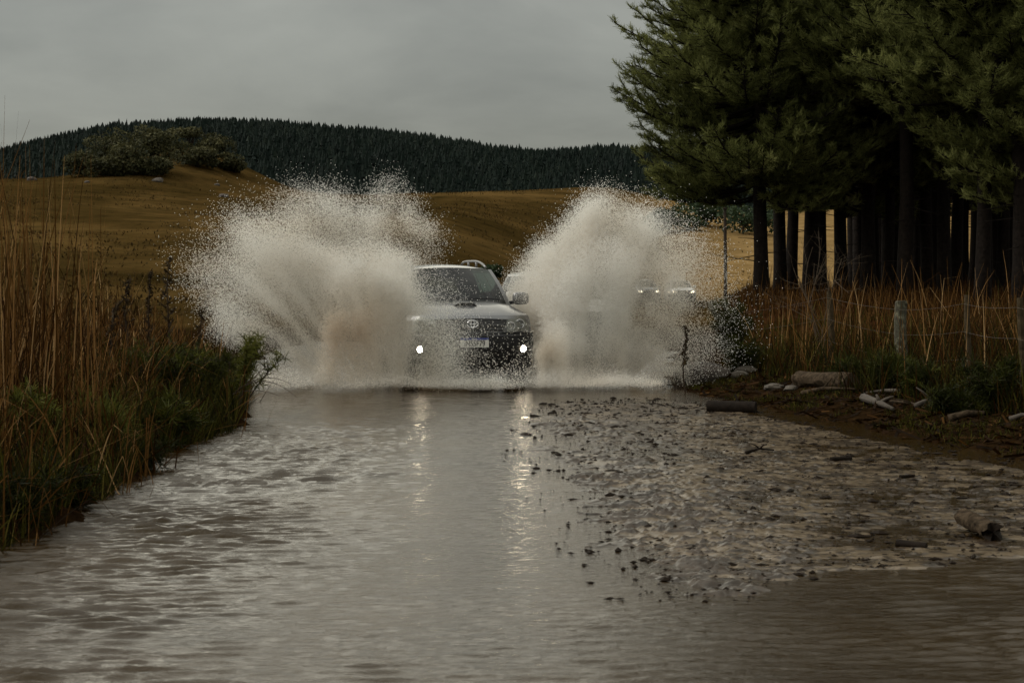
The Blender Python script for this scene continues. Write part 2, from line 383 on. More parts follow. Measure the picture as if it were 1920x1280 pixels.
# ------------------------------------------------------------------ mud bar
M_mud, nt, b, o = mat_new('wet_mud')
oc = objco(nt)
n1 = noise(nt, 5.0, 8, 0.72, oc); n2 = noise(nt, 60, 4, 0.6, oc)
r1 = ramp(nt, [(0.34, (0.045, 0.029, 0.014)), (0.5, (0.092, 0.066, 0.039)), (0.68, (0.150, 0.114, 0.073))]); nt.links.new(n1.outputs[0], r1.inputs[0])
r2 = ramp(nt, [(0.34, (0.006, 0.003, 0.001)), (0.6, (0.030, 0.017, 0.008))]); nt.links.new(n1.outputs[0], r2.inputs[0])      # dark peaty clods in the silt, paled to carry the sky's reflection
ca = nt.nodes.new('ShaderNodeAttribute'); ca.attribute_name = 'rnd'; cm_ = nt.nodes.new('ShaderNodeMapRange'); cm_.inputs['From Min'].default_value = 0.20; cm_.inputs['From Max'].default_value = 0.46; nt.links.new(ca.outputs['Fac'], cm_.inputs[0])
mx_ = nt.nodes.new('ShaderNodeMix'); mx_.data_type = 'RGBA'; nt.links.new(cm_.outputs[0], mx_.inputs['Factor']); nt.links.new(r1.outputs[0], mx_.inputs['A']); nt.links.new(r2.outputs[0], mx_.inputs['B'])
nt.links.new(mx_.outputs['Result'], b.inputs['Base Color'])
b.inputs['Roughness'].default_value = 0.30; b.inputs['Specular IOR Level'].default_value = 0.6
b.inputs['Specular Tint'].default_value = (1.0, 0.95, 0.85, 1)
bp = nt.nodes.new('ShaderNodeBump'); bp.inputs['Strength'].default_value = 0.2; bp.inputs['Distance'].default_value = 0.004
nt.links.new(n2.outputs[0], bp.inputs['Height']); nt.links.new(bp.outputs[0], b.inputs['Normal'])

BARY = np.array([8.6, 9.3, 9.8, 10.5, 11.3, 13.3, 15, 16.7, 19, 21, 23, 25.2, 26.2])
BAR0 = np.array([1.6, 0.75, 0.52, 0.50, 0.44, 0.30, 0.22, 0.16, 0.12, 0.12, 0.14, 0.30, 1.2])   # car-side edge
BAR1 = np.array([1.6, 1.1, 1.35, 1.7, 3.3, 4.6, 4.75, 4.5, 3.7, 3.35, 2.85, 2.2, 1.2])            # bank-side edge
def bar_mask(x, y):
    wob = 0.9 * (fbm(x * 1.3, y * 1.1, 51, 5, 0.6) - 0.5)
    a = np.interp(y, BARY, BAR0) + wob; c = np.interp(y, BARY, BAR1) + wob * 0.6
    e = sstep(-0.35, 0.85, x - a) * sstep(-0.1, 0.3, c - x)
    return e * sstep(8.8, 10.2, y + wob) * sstep(26.0, 24.2, y)
xs = np.arange(-0.3, 5.4, 0.014); ys = lines((8.6, 12, 0.012), (12, 16, 0.018), (16, 21, 0.028), (21, 26.6, 0.045))
XX, YY = np.meshgrid(xs, ys, indexing='ij')
mk_ = bar_mask(XX, YY)
# churned mud: a thin film of water over a flat skin broken by ragged clods, heaviest along the car-side edge
wx = XX + 0.10 * (fbm(XX * 6, YY * 6, 58, 3) - 0.5); wy = YY + 0.14 * (fbm(XX * 6 + 5, YY * 6, 59, 3) - 0.5)
edge_w = sstep(1.7, 0.3, XX - np.interp(YY, BARY, BAR0)) * (1 - 0.6 * sstep(20, 23, YY))
patch_ = sstep(0.40, 0.66, fbm(XX * 0.9 + 3, YY * 0.6, 55, 3))
big = sstep(0.56, 0.72, fbm(wx * 3.8, wy * 4.6, 52, 4, 0.6))
med = sstep(0.54, 0.74, fbm(wx * 9, wy * 10, 53, 4, 0.62))
sml = sstep(0.50, 0.78, fbm(wx * 22, wy * 24, 56, 3, 0.6))
film = fbm(wx * 4.5, wy * 4.0, 62, 5, 0.62) - 0.5 + 0.5 * (fbm(XX * 0.8, YY * 0.5, 57, 3) - 0.5)
hgt = -0.030 + 0.0325 * mk_ + mk_ * (0.030 * film + big * 0.028 * edge_w + med * (0.006 * patch_ + 0.016 * edge_w) + sml * (0.004 + 0.004 * patch_ + 0.004 * edge_w))
rut = np.exp(-((XX - (np.interp(YY, [16, 19, 23.3, 25.6], [4.4, 3.72, 2.86, 2.3]))) / 0.14) ** 2)
hgt -= 0.09 * rut
hgt = np.where(mk_ > 0.01, hgt, -0.12)
mb = MB(); mb.grid(np.stack([XX, YY, hgt], -1))
mb.A = [np.clip(0.15 + 1.1 * big * (0.35 + 0.65 * edge_w) + 0.75 * med * (0.5 + 0.5 * np.maximum(patch_, edge_w)) + 0.45 * sml - 0.8 * film, 0, 1).ravel()]
o = mb.build('mud', M_mud, smooth=True)
tag(o, 'bar of churned wet mud and clods rising through the flood beside the bank', kind='structure')

# ------------------------------------------------------------------ far wooded hill
def conifer_mesh(rng, h, r, tiers=5, seg=7):
    V = []; T = []
    for i in range(tiers):
        z0 = h * (0.08 + 0.80 * i / tiers); z1 = z0 + h * (0.95 - 0.80 * i / tiers) * 0.42
        rr = r * (1 - i / (tiers + 0.4)) ** 0.85
        a0 = rng.uniform(0, 6.28); b0 = len(V)
        for k in range(seg):
            a = a0 + k * 2 * pi / seg; q = rr * (rng.uniform(0.75, 1.15) if k % 2 == 0 else rng.uniform(0.4, 0.62))
            V.append((q * cos(a), q * sin(a), z0 - rng.uniform(0, 0.05) * h))
        V.append((0, 0, min(z1, h)))
        for k in range(seg): T.append((b0 + k, b0 + (k + 1) % seg, b0 + seg))
    V[-1] = (0, 0, h)
    return np.array(V), np.array(T)

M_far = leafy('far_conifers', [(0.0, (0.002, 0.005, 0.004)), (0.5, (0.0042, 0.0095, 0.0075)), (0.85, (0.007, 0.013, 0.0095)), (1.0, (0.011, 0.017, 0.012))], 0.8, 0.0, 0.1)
rng = np.random.default_rng(11)
protos = [conifer_mesh(rng, 1.0, rng.uniform(0.26, 0.40)) for _ in range(8)]
mb = MB(); TX = []; TY = []
for yy in np.arange(345, 735, 2.7):
    xx = np.arange(-0.29 * yy - 6, 0.13 * yy, 2.15); TX.append(xx + rng.uniform(-1.0, 1.0, len(xx))); TY.append(yy + rng.uniform(-1.3, 1.3, len(xx)))
TX = np.concatenate(TX); TY = np.concatenate(TY); TZ = height(TX, TY); kk = (TZ > -6) & (rng.random(len(TX)) > 0.05); TX = TX[kk]; TY = TY[kk]; TZ = TZ[kk]
wh = rng.integers(0, 8, len(TX)); hs = rng.uniform(4.6, 6.6, len(TX)) * np.where(rng.random(len(TX)) < .12, rng.uniform(.7, 1.15, len(TX)), 1); ws = hs * rng.uniform(.8, 1.3, len(TX)); an = rng.uniform(0, 6.28, len(TX))
tone = rng.normal(0.40, 0.17, len(TX)) + 0.5 * (fbm(TX * 0.03, TY * 0.03, 12, 3) - 0.5)
for i in range(8):
    m_ = wh == i; V, T = protos[i]; c_, s_ = np.cos(an[m_])[:, None], np.sin(an[m_])[:, None]; k_ = m_.sum(); nv = len(V)
    P = np.stack([(V[None, :, 0] * c_ - V[None, :, 1] * s_) * ws[m_][:, None] + TX[m_][:, None], (V[None, :, 0] * s_ + V[None, :, 1] * c_) * ws[m_][:, None] + TY[m_][:, None], V[None, :, 2] * hs[m_][:, None] + TZ[m_][:, None] - 0.3], -1)
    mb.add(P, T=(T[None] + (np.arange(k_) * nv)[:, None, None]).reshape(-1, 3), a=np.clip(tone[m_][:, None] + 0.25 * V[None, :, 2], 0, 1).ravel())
print('far trees', len(TX))
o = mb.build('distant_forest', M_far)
tag(o, 'dark blue green conifer plantation covering the whole far hill', 'forest', kind='stuff')

# ------------------------------------------------------------------ leaf clump trees on the knoll and in the meadow
M_bark = simple('bark', (0.030, 0.021, 0.015), 0.9, spec=0.15, vary=0.5, nscale=9, bump=0.6)
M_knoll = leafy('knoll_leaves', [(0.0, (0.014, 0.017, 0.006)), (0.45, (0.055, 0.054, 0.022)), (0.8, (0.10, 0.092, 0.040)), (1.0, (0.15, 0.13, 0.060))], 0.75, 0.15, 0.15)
M_bushy = leafy('bush_leaves', [(0.0, (0.010, 0.020, 0.008)), (0.5, (0.024, 0.042, 0.016)), (1.0, (0.052, 0.070, 0.026))], 0.7, 0.2, 0.2)

def leaf_cards(mb, C, size, rng, a):
    """small leaf-sized quads at centres C with random facing"""
    n = len(C); u = rng.normal(size=(n, 3)); u /= np.linalg.norm(u, axis=1)[:, None]
    v = np.cross(u, rng.normal(size=(n, 3))); v /= np.linalg.norm(v, axis=1)[:, None]
    s = size * rng.uniform(0.6, 1.3, (n, 1))
    P = np.stack([C - u * s, C + v * s * 0.45, C + u * s, C - v * s * 0.45], 1).reshape(-1, 3)
    mb.add(P, Q=np.arange(4 * n).reshape(n, 4), a=np.repeat(np.clip(a, 0, 1), 4))

def leafy_tree(name, loc, wdt, hgt, rng, mat, n=1500, leaf=0.22, lobes=9, trunk_h=0.5, flat=False):
    root = empty(name, loc)
    mb = MB(); tk = MB()
    tk.tube([(0, 0, -0.3), (rng.uniform(-.1, .1), 0, hgt * 0.35), (rng.uniform(-.2, .2), rng.uniform(-.2, .2), hgt * 0.7)], [0.06 * hgt * 0.6, 0.04 * hgt * 0.6, 0.012 * hgt], 7)
    cs = []
    for i in range(lobes):
        a = rng.uniform(0, 6.28); rr = wdt * 0.5 * rng.uniform(0.1, 0.72)
        if flat: zc = hgt * rng.uniform(0.72, 0.95)
        else: zc = hgt * rng.uniform(0.25, 0.80) * (1.05 - 0.35 * rr / (wdt * .5))
        c = np.array([rr * cos(a), rr * sin(a), zc]); cs.append(c)
        tk.tube([(0, 0, hgt * 0.3), tuple(c * np.array([.6, .6, 1]) * 0.8), tuple(c)], [0.02 * hgt, 0.012 * hgt, 0.004 * hgt], 5)
        m = n // lobes; d = rng.normal(size=(m, 3)); d /= np.linalg.norm(d, axis=1)[:, None]
        rad = rng.uniform(0.30, 1.0, (m, 1)) ** 0.45 * np.array([wdt * 0.25, wdt * 0.25, hgt * (0.10 if flat else 0.24)]) * rng.uniform(0.75, 1.2)
        P = c + d * rad; P[:, 2] = np.maximum(P[:, 2], 0.05)
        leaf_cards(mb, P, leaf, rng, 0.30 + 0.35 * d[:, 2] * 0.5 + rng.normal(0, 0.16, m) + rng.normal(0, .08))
    tk.build('trunk', M_bark, root, smooth=True); mb.build('crown', mat, root)
    return root

rng = np.random.default_rng(21)
KN = [  # photo x and y of the foot, width m, height m, label
    (115, 331, 4.6, 2.6, 'lowest grey green shrub at the outer foot of the wooded knoll'),
    (160, 331, 5.6, 3.4, 'broad olive shrub with a pale frosted top low on the knoll'),
    (205, 331, 4.4, 2.6, 'rounded shrub in front of the knoll between the olive shrub and the dark trees'),
    (214, 322, 5.6, 4.6, 'dark flat topped tree rising behind the shrubs low on the knoll'),
    (252, 328, 5.0, 3.9, 'dense dark thicket bush at the middle foot of the knoll'),
    (284, 322, 5.6, 5.2, 'tallest dark rounded tree in the middle of the knoll'),
    (318, 296, 5.0, 3.2, 'dark spreading tree on the knoll crest behind the bare earth patch'),
    (372, 314, 4.4, 2.6, 'grey green shrub standing on the bare slope under the parasol tree'),
    (398, 306, 5.0, 3.4, 'dark low tree on the knoll crest beside the parasol tree'),
    (430, 322, 3.4, 2.2, 'small thin shrub at the end of the knoll facing the open meadow'),
    (290, 330, 4.0, 2.2, 'small low bush at the front of the knoll thicket'),
]
for (x, y, wd, hg, lab) in KN:
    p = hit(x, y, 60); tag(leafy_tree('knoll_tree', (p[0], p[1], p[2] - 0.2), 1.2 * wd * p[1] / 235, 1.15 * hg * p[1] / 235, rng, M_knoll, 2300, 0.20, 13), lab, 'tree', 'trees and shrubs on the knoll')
p = hit(362, 296, 60)
tag(leafy_tree('parasol_tree', p, 4.4, CAMH - (241 - HZ) * p[1] / FPX - p[2], rng, M_knoll, 900, 0.2, 8, flat=True), 'umbrella shaped tree with a flat crown topping the knoll', 'tree', 'trees and shrubs on the knoll')
FB = [(1322, 205, 7.0, 3.4, 'dark green bush at the meadow edge beside the thin pole'),
      (1392, 200, 8.0, 3.6, 'wide dark green bush beyond the pale meadow seen through the first pine trunks'),
      (1255, 200, 6.0, 3.6, 'dark meadow bush half veiled by the edge of the spray'),
      (921, 120, 1.6, 1.0, 'small dark bush alone on the meadow just behind the car roof')]
for (x, D, wd, hg, lab) in FB:
    X = (x - 960) * D / FPX; z = ground_z(X, D)
    tag(leafy_tree('meadow_bush', (X, D, z - 0.1), wd, hg, rng, M_bushy, 1300, 0.25 if wd > 3 else .1, 9), lab, 'bush', 'bushes on the meadow')

# pale and dark boulders lying on the meadow
M_rock = simple('grey_rock', (0.055, 0.045, 0.034), 0.85, vary=0.45, nscale=6, bump=0.5)
M_rockd = simple('dark_rock', (0.045, 0.035, 0.028), 0.85, vary=0.45, nscale=6, bump=0.5)
def rock(name, loc, dims, rng, mat):
    n, m = 14, 9; th = np.linspace(0, pi, m); ph = np.arange(n) * 2 * pi / n
    P = np.stack([np.sin(th)[None] * np.cos(ph)[:, None], np.sin(th)[None] * np.sin(ph)[:, None], np.broadcast_to(np.cos(th)[None], (n, m))], -1)
    s = rng.uniform(0, 50); f = 0.72 + 0.55 * fbm(P[..., 0] * 1.3 + s, P[..., 1] * 1.3 + P[..., 2] * 1.7 + s, 7, 3)
    mb = MB(); mb.grid(P * f[..., None] * np.array(dims) / 2, closed_u=True)
    return mb.build(name, mat, smooth=True, sharp=35, loc=loc)
rng = np.random.default_rng(31)
for (x, y, D, dm, mt, lab) in [(62, 339, 200, 1.3, M_rockd, 'dark boulder on the meadow crest behind the tallest reeds'), (298, 341, 214, 1.3, M_rock, 'pale boulder on the meadow below the wooded knoll'),
                             (408, 348, 205, 0.7, M_rock, 'small pale stone on the slope under the end of the knoll'), (420, 370, 160, 1.2, M_rockd, 'flat dark stone on the meadow above the spray'), (165, 343, 205, 0.7, M_rockd, 'low dark stone on the meadow at the foot of the knoll shrubs')]:
    X, Dm, zz = hit(x, y, 60); sc = Dm / 200
    tag(rock('boulder', (X, Dm, zz + 0.05 * dm), (dm * 0.9 * sc, dm * 0.7 * sc, dm * 0.5 * sc), rng, mt), lab, 'rock', 'stones on the meadow')

# ------------------------------------------------------------------ pines
M_needle = leafy('pine_needles', [(0.0, (0.018, 0.022, 0.006)), (0.35, (0.075, 0.084, 0.024)), (0.7, (0.175, 0.190, 0.060)), (0.97, (0.29, 0.30, 0.110)), (1.0, (0.13, 0.06, 0.02))], 0.6, 0.42, 0.10)
M_pinebark = simple('pine_bark', (0.010, 0.0075, 0.006), 0.92, spec=0.1, vary=0.55, nscale=14, bump=0.9)

def tufts(mb, P, Dv, rng, n=12, ln=0.135, wd=0.0112, spread=0.5, a=None):
    """needle tufts: n thin blades fanned about direction Dv at every P"""
    k = len(P); Dn = Dv / (np.linalg.norm(Dv, axis=1)[:, None] + 1e-9)
    d = Dn[:, None] + rng.normal(0, spread, (k, n, 3)); d /= np.linalg.norm(d, axis=2)[..., None]
    side = np.cross(d, rng.normal(size=(k, n, 3))); side /= np.linalg.norm(side, axis=2)[..., None]
    l = ln * rng.uniform(0.7, 1.15, (k, n, 1)); o = P[:, None] - Dn[:, None] * rng.uniform(0, 0.12, (k, n, 1))
    V = np.stack([o - side * wd * .5, o + side * wd * .5, o + d * l + side * wd * .25, o + d * l - side * wd * .25], 2).reshape(-1, 3)
    if a is None: a = rng.uniform(0, 1, k)
    av = np.clip(np.repeat(a, n) + rng.normal(0, 0.08, k * n), 0, 0.97)
    mb.add(V, Q=np.arange(4 * k * n).reshape(-1, 4), a=np.repeat(av, 4))

def pine(name, ht, zb, Lmax, rng, side=None, lean=(0, 0), r0=0.19, dens=1.0, top=None, low=0.0, prof=None, nb=(5, 8)):
    """side: (angle, extra) makes branches on that side longer; top: stop the crown there"""
    root = empty(name, (0, 0, 0))
    tz = np.linspace(-0.4, ht, 12); wob = np.cumsum(rng.normal(0, 0.03, (12, 2)), 0)
    tx = np.stack([wob[:, 0] + lean[0] * tz / ht, wob[:, 1] + lean[1] * tz / ht, tz], 1)
    tr = r0 * (1 - 0.92 * np.clip(tz / ht, 0, 1)) ** 0.9; tr[0] *= 1.35; tr[1] *= 1.02
    tk = MB(); tk.tube(tx, tr, 10)
    at = lambda z: np.array([np.interp(z, tz, tx[:, 0]), np.interp(z, tz, tx[:, 1]), z])
    br = MB(); P = []; Dv = []; A = []
    z = zb
    while z < (top or ht - 0.3):
        f = (z - zb) / (ht - zb)
        for kbr in range(rng.integers(*nb)):
            if rng.random() > dens: continue
            ang = rng.uniform(0, 2 * pi); Lb = Lmax * (1 - f) ** 0.55 * rng.uniform(0.72, 1.08) * min(1, 0.62 + f * 4)
            if prof is not None: Lb = np.interp(z, prof[0], prof[1]) * rng.uniform(0.80, 1.06)
            if side is not None: Lb *= 1 + side[1] * max(0, cos(ang - side[0])) ** 2
            u = np.array([cos(ang), sin(ang), 0]); base = at(z)
            s = np.linspace(0, 1, 6); droop = rng.uniform(-0.06, 0.20) - low * (1 - f); curl = rng.uniform(0.03, 0.16)
            Q = base + u * (Lb * s)[:, None]; Q[:, 2] += Lb * (droop * s - 0.22 * s * (1 - s) * 2 + curl * s ** 3)
            perp = np.array([-u[1], u[0], 0]); Q += perp * (Lb * 0.10 * rng.normal() * s ** 2)[:, None]
            br.tube(Q, 0.035 * (Lb / 3) * (1 - 0.85 * s) + 0.006, 5, caps=False)
            shade = rng.normal(0.45, 0.15)
            ns = max(6, int(Lb / 0.115))
            for j in range(ns):
                t = 0.26 + 0.74 * (j + rng.uniform(0, 1)) / ns; t = min(t, 1)
                c = np.array([np.interp(t, s, Q[:, q]) for q in range(3)])
                sl = (0.30 + 0.28 * Lb * (1 - t)) * rng.uniform(0.5, 1.15); sl = min(sl, 1.1)
                sg = 1 if j % 2 else -1; di = u * rng.uniform(0.4, 1.0) + perp * sg * rng.uniform(0.3, 1.0) + np.array([0, 0, rng.uniform(-0.25, 0.85)])
                di /= np.linalg.norm(di)
                e = c + di * sl + np.array([0, 0, 0.12 * sl]); br.tube([c, (c + e) / 2 - [0, 0, 0.04 * sl], e], [0.012, 0.009, 0.005], 4, caps=False)
                nt_ = max(3, int(sl / 0.062))
                for q in range(nt_):
                    w_ = (q + 1) / nt_
                    if w_ < 0.3: continue
                    P.append(c + (e - c) * w_); Dv.append(di * 0.8 + np.array([0, 0, 0.75])); A.append(shade + rng.normal(0, 0.10) + 0.10 * w_)
        z += rng.uniform(0.17, 0.28) * (1.0 if z < ht * 0.75 else 0.8)
    for q in range(10):                                           # dead lower stubs
        zz = rng.uniform(0.9, zb); ang = rng.uniform(0, 6.28); ll = rng.uniform(0.3, 1.3); c = at(zz)
        br.tube([c, c + np.array([cos(ang), sin(ang), rng.uniform(-.2, .15)]) * ll], [0.012, 0.004], 4, caps=False)
    P = np.array(P); Dv = np.array(Dv); A = np.array(A)
    cm = MB(); tufts(cm, P, Dv, rng, a=A)
    tk.build('trunk', M_pinebark, root, smooth=True)
    br.build('branches', M_pinebark, root, smooth=True)
    cm.build('crown', M_needle, root)
    return root

rng = np.random.default_rng(41)
def spot(xp, D): X = (xp - 960) * D / FPX; return (X, D, ground_z(X, D) - 0.05)
lead = pine('pine_tree', 15.5, 2.5, 3.6, rng, side=(pi, 0.04), r0=0.17, low=0.10, nb=(7, 10), prof=([2.5, 3.3, 4.3, 5.4, 6.6, 7.8, 10, 15.5], [2.2, 2.9, 3.05, 3.0, 2.75, 2.45, 2.0, 0.2]))
lead.location = spot(1430, 45)
tag(lead, 'outermost pine, its long low boughs spreading over the flooded road', 'pine tree', 'front row of pines')
second = pine('pine_tree', 14.0, 3.9, 3.3, rng, r0=0.17); second.location = spot(1461, 49)
tag(second, 'pine whose trunk stands close behind the outermost one, first of a near pair', 'pine tree', 'front row of pines')
third = pine('pine_tree', 14.5, 4.6, 3.1, rng, r0=0.18, low=0.06); third.location = spot(1700, 43)
tag(third, 'pine with a bare trunk behind the mossy stout fence post', 'pine tree', 'front row of pines')
fourth = pine('pine_tree', 13.5, 4.3, 3.2, rng, r0=0.17, side=(-pi / 2, 0.25), low=0.08); fourth.location = spot(1846, 41)
tag(fourth, 'pine with drooping boughs just behind the thin fence stake on the open side', 'pine tree', 'front row of pines')
inner = pine('pine_tree', 14.0, 5.2, 2.6, rng, r0=0.16, dens=0.9); inner.location = spot(1668, 52)
INN = 'dark pine crowded inside the shaded plantation, one of many alike'
tag(inner, INN, 'pine tree', 'pines inside the plantation')
FR = [(second, 1482, 51.5, 2.0, 'pine just after the near pair, only a sliver of pale meadow before the next trunk'),
      (third, 1521, 47, 0.9, 'thick pine trunk with the dead bare shrub in front of it'),
      (second, 1541, 50, 4.2, 'pine close beside the trunk with the dead bare shrub, bright meadow on its far side'),
      (lead, 1578, 49, 1.3, 'last pine trunk with bright meadow beside it before the plantation turns black'),
      (third, 1625, 46, 2.4, 'pine at the edge of the black shade, nearest to the bright gap'),
      (fourth, 1765, 45, 2.9, 'pine standing between the mossy post and the thin fence stake'),
      (third, 1915, 40, 4.6, 'pine at the outer end of the front row, half out of the picture')]
for (src, x, D, rz, lab) in FR: copy_thing(src, spot(x, D), rz, rng.uniform(0.95, 1.05), lab)
tag(copy_thing(lead, spot(1985, 41), 3.4, 1.0), 'pine beyond the picture edge with one bough reaching in', 'pine tree')
cnt = 0
for row in range(19):
    for kx in range(36):
        D = 48 + row * 3.1 + rng.uniform(-0.9, 0.9); X = 5.5 + kx * 1.42 + rng.uniform(-0.6, 0.6)
        xp = 960 + X / D * FPX
        if xp < (1640 if D < 54 else 1602) or xp > 2300: continue
        c = copy_thing([inner, second, third][rng.integers(3)] if row < 3 else inner, (X, D, ground_z(X, D) - 0.05), rng.uniform(0, 6.28), rng.uniform(0.85, 1.12), INN)
        c['group'] = 'pines inside the plantation'; cnt += 1
print('inner pines', cnt)

# thin pole in front of the meadow
M_pole = simple('dark_wood', (0.030, 0.022, 0.016), 0.9, spec=0.2, vary=0.4, nscale=12, bump=0.4)
p = px(1359, 548, 40); mb = MB(); z0 = ground_z(p[0], 40) - 0.3; zt = px(0, 392, 40)[2]
mb.tube([(0, 0, 0), (0.012, 0, (zt - z0) * 0.5), (-0.005, 0, zt - z0)], [0.040, 0.036, 0.030], 8)
mb.box((0, 0, zt - z0 + 0.01), (0.09, 0.09, 0.03))
tag(mb.build('wooden_pole', M_pole, smooth=True, sharp=40, loc=(p[0], 40, z0)), 'thin dark pole standing alone before the pale meadow', 'pole')
# ------------------------------------------------------------------ grass and low growth
M_dry = leafy('dry_grass', [(0.0, (0.005, 0.0025, 0.0006)), (0.35, (0.030, 0.012, 0.002)), (0.62, (0.084, 0.040, 0.010)), (0.86, (0.190, 0.098, 0.032)), (1.0, (0.44, 0.29, 0.14))], 0.75, 0.25, 0.05)
M_green = leafy('green_grass', [(0.0, (0.004, 0.005, 0.002)), (0.45, (0.022, 0.022, 0.003)), (0.8, (0.070, 0.064, 0.010)), (1.0, (0.17, 0.125, 0.035))], 0.7, 0.25, 0.05)
M_herb = leafy('herb_leaves', [(0.0, (0.004, 0.006, 0.001)), (0.5, (0.021, 0.025, 0.003)), (0.85, (0.066, 0.072, 0.010)), (1.0, (0.13, 0.135, 0.026))], 0.6, 0.3, 0.1)
M_tus = leafy('tussocks', [(0.0, (0.012, 0.009, 0.003)), (0.5, (0.040, 0.025, 0.007)), (1.0, (0.11, 0.065, 0.02))], 0.8, 0.1, 0.05)
M_stem = simple('weed_stem', (0.030, 0.019, 0.011), 0.8, spec=0.2, vary=0.4, nscale=20)

def blades(name, X, Y, H, rng, mat, wd=0.012, lean=0.35, curl=0.5, a=None, kink=0.0, zoff=-0.03):
    n = len(X); Z = height(X, Y) + zoff
    S = 6; s = np.linspace(0, 1, S)
    ang = rng.uniform(0, 2 * pi, n); le = np.abs(rng.normal(0, lean, n)); cu = np.abs(rng.normal(0, curl, n))
    th = le[:, None] + cu[:, None] * s[None] ** 1.5
    if kink > 0:                                                 # some blades are snapped over
        kk = rng.random(n) < kink; at = rng.uniform(0.4, 0.85, n)
        th = th + np.where(kk[:, None] & (s[None] > at[:, None]), rng.uniform(1.0, 2.3, (n, 1)), 0)
    st = (H / (S - 1))[:, None]
    r = np.concatenate([np.zeros((n, 1)), np.cumsum(np.sin(th[:, :-1]) * st, 1)], 1); z = np.concatenate([np.zeros((n, 1)), np.cumsum(np.cos(th[:, :-1]) * st, 1)], 1)
    P = np.stack([X[:, None] + r * np.cos(ang)[:, None], Y[:, None] + r * np.sin(ang)[:, None], Z[:, None] + z], -1)
    P[..., 2] = np.maximum(P[..., 2], -0.04)
    fa = rng.uniform(0, pi, n); sd = np.stack([np.cos(fa), np.sin(fa), np.zeros(n)], -1)[:, None]
    wv = (wd * rng.uniform(0.5, 1.4, n))[:, None] * (1 - 0.85 * s[None] ** 2)
    A = P - sd * wv[..., None] / 2; B = P + sd * wv[..., None] / 2
    V = np.stack([A, B], 2).reshape(-1, 3)
    b0 = (np.arange(n) * 2 * S)[:, None] + np.arange(S - 1)[None] * 2
    Q = np.stack([b0, b0 + 1, b0 + 3, b0 + 2], -1).reshape(-1, 4)
    if a is None: a = rng.uniform(0, 1, n)
    return mk(name, V, [Q], mat, attrs={'rnd': np.repeat(np.clip(a, 0, 1), 2 * S)})

def clumped(rng, n, x0, x1, y0, y1, nc, sp):
    """positions gathered in clumps"""
    cx = rng.uniform(0, 1, nc); cy = rng.uniform(0, 1, nc); i = rng.integers(0, nc, n)
    Y = y0 + (y1 - y0) * cy[i] + rng.normal(0, sp, n)
    f0 = x0(Y) if callable(x0) else x0; f1 = x1(Y) if callable(x1) else x1
    return f0 + (f1 - f0) * cx[i] + rng.normal(0, sp, n), Y

rng = np.random.default_rng(61)
# --- bank beside the camera's left: dry reeds behind, green growth along the water
n = 5600; X, Y = clumped(rng, n, lambda y: edgeL(y) - 4.6, lambda y: edgeL(y) - 0.55, 12.0, 30, 190, 0.11)
d = edgeL(Y) - X; H = np.clip(rng.gamma(4, 0.235, n), 0.25, 1.9) * np.interp(d, [0.3, 1.2, 3], [0.36, 0.75, 1.15]) * np.interp(Y, [12, 17, 22, 30], [0.95, 1.1, 0.85, 0.7]); k = (d > 0.3)
blades_o = blades('dry_reed_grass', X[k], Y[k], H[k], rng, M_dry, 0.012, 0.25, 0.8, a=np.where(rng.random(n) < .12, rng.uniform(.75, 1, n), rng.beta(1.6, 2.6, n) * .72)[k], kink=0.36)
tag(blades_o, 'tall brown dry reeds and bent stalks on the bank opposite the pines', 'reeds', kind='stuff')
n = 620; X, Y = clumped(rng, n, lambda y: edgeL(y) - 2.4, lambda y: edgeL(y) - 0.7, 12.2, 18, 30, 0.18)
d = edgeL(Y) - X; k = (X / Y < -0.195) | (rng.random(n) < 0.12)
tag(blades('tall_reed_stalks', X[k], Y[k], rng.uniform(1.7, 2.55, n)[k], rng, M_dry, 0.014, 0.09, 0.22, a=rng.uniform(0.25, 1.0, n)[k], kink=0.2), 'tallest pale reed stalks standing above the other dry reeds', 'reeds', kind='stuff')
n = 26000; X = rng.uniform(0, 1, n); Y = 10.5 + 19 * rng.uniform(0, 1, n); X = edgeL(Y) - 0.02 - 2.6 * X ** 1.6
c = fbm(X * 2.2, Y * 2.2, 71, 3); k = rng.random(n) < sstep(0.35, 0.6, c)
blo = blades('bank_grass', X[k], Y[k], (rng.uniform(0.12, 0.42, n) * (0.7 + c))[k], rng, M_green, 0.010, 0.35, 0.9, a=rng.beta(2, 2.6, n)[k])
tag(blo, 'low dark green grass hanging over the water along the reed bank', 'grass', kind='stuff')
# litter of dead straws lying about on that bank
n = 3600; X, Y = clumped(rng, n, lambda y: edgeL(y) - 2.2, lambda y: edgeL(y) - 0.1, 11, 26, 120, 0.22)
tag(blades('fallen_straw', X, Y, rng.uniform(0.25, 0.95, n), rng, M_dry, 0.011, 0.75, 0.7, a=rng.beta(2, 2, n), kink=0.5, zoff=0.05), 'broken straw stalks fallen across the reed bank', 'straw', kind='stuff')

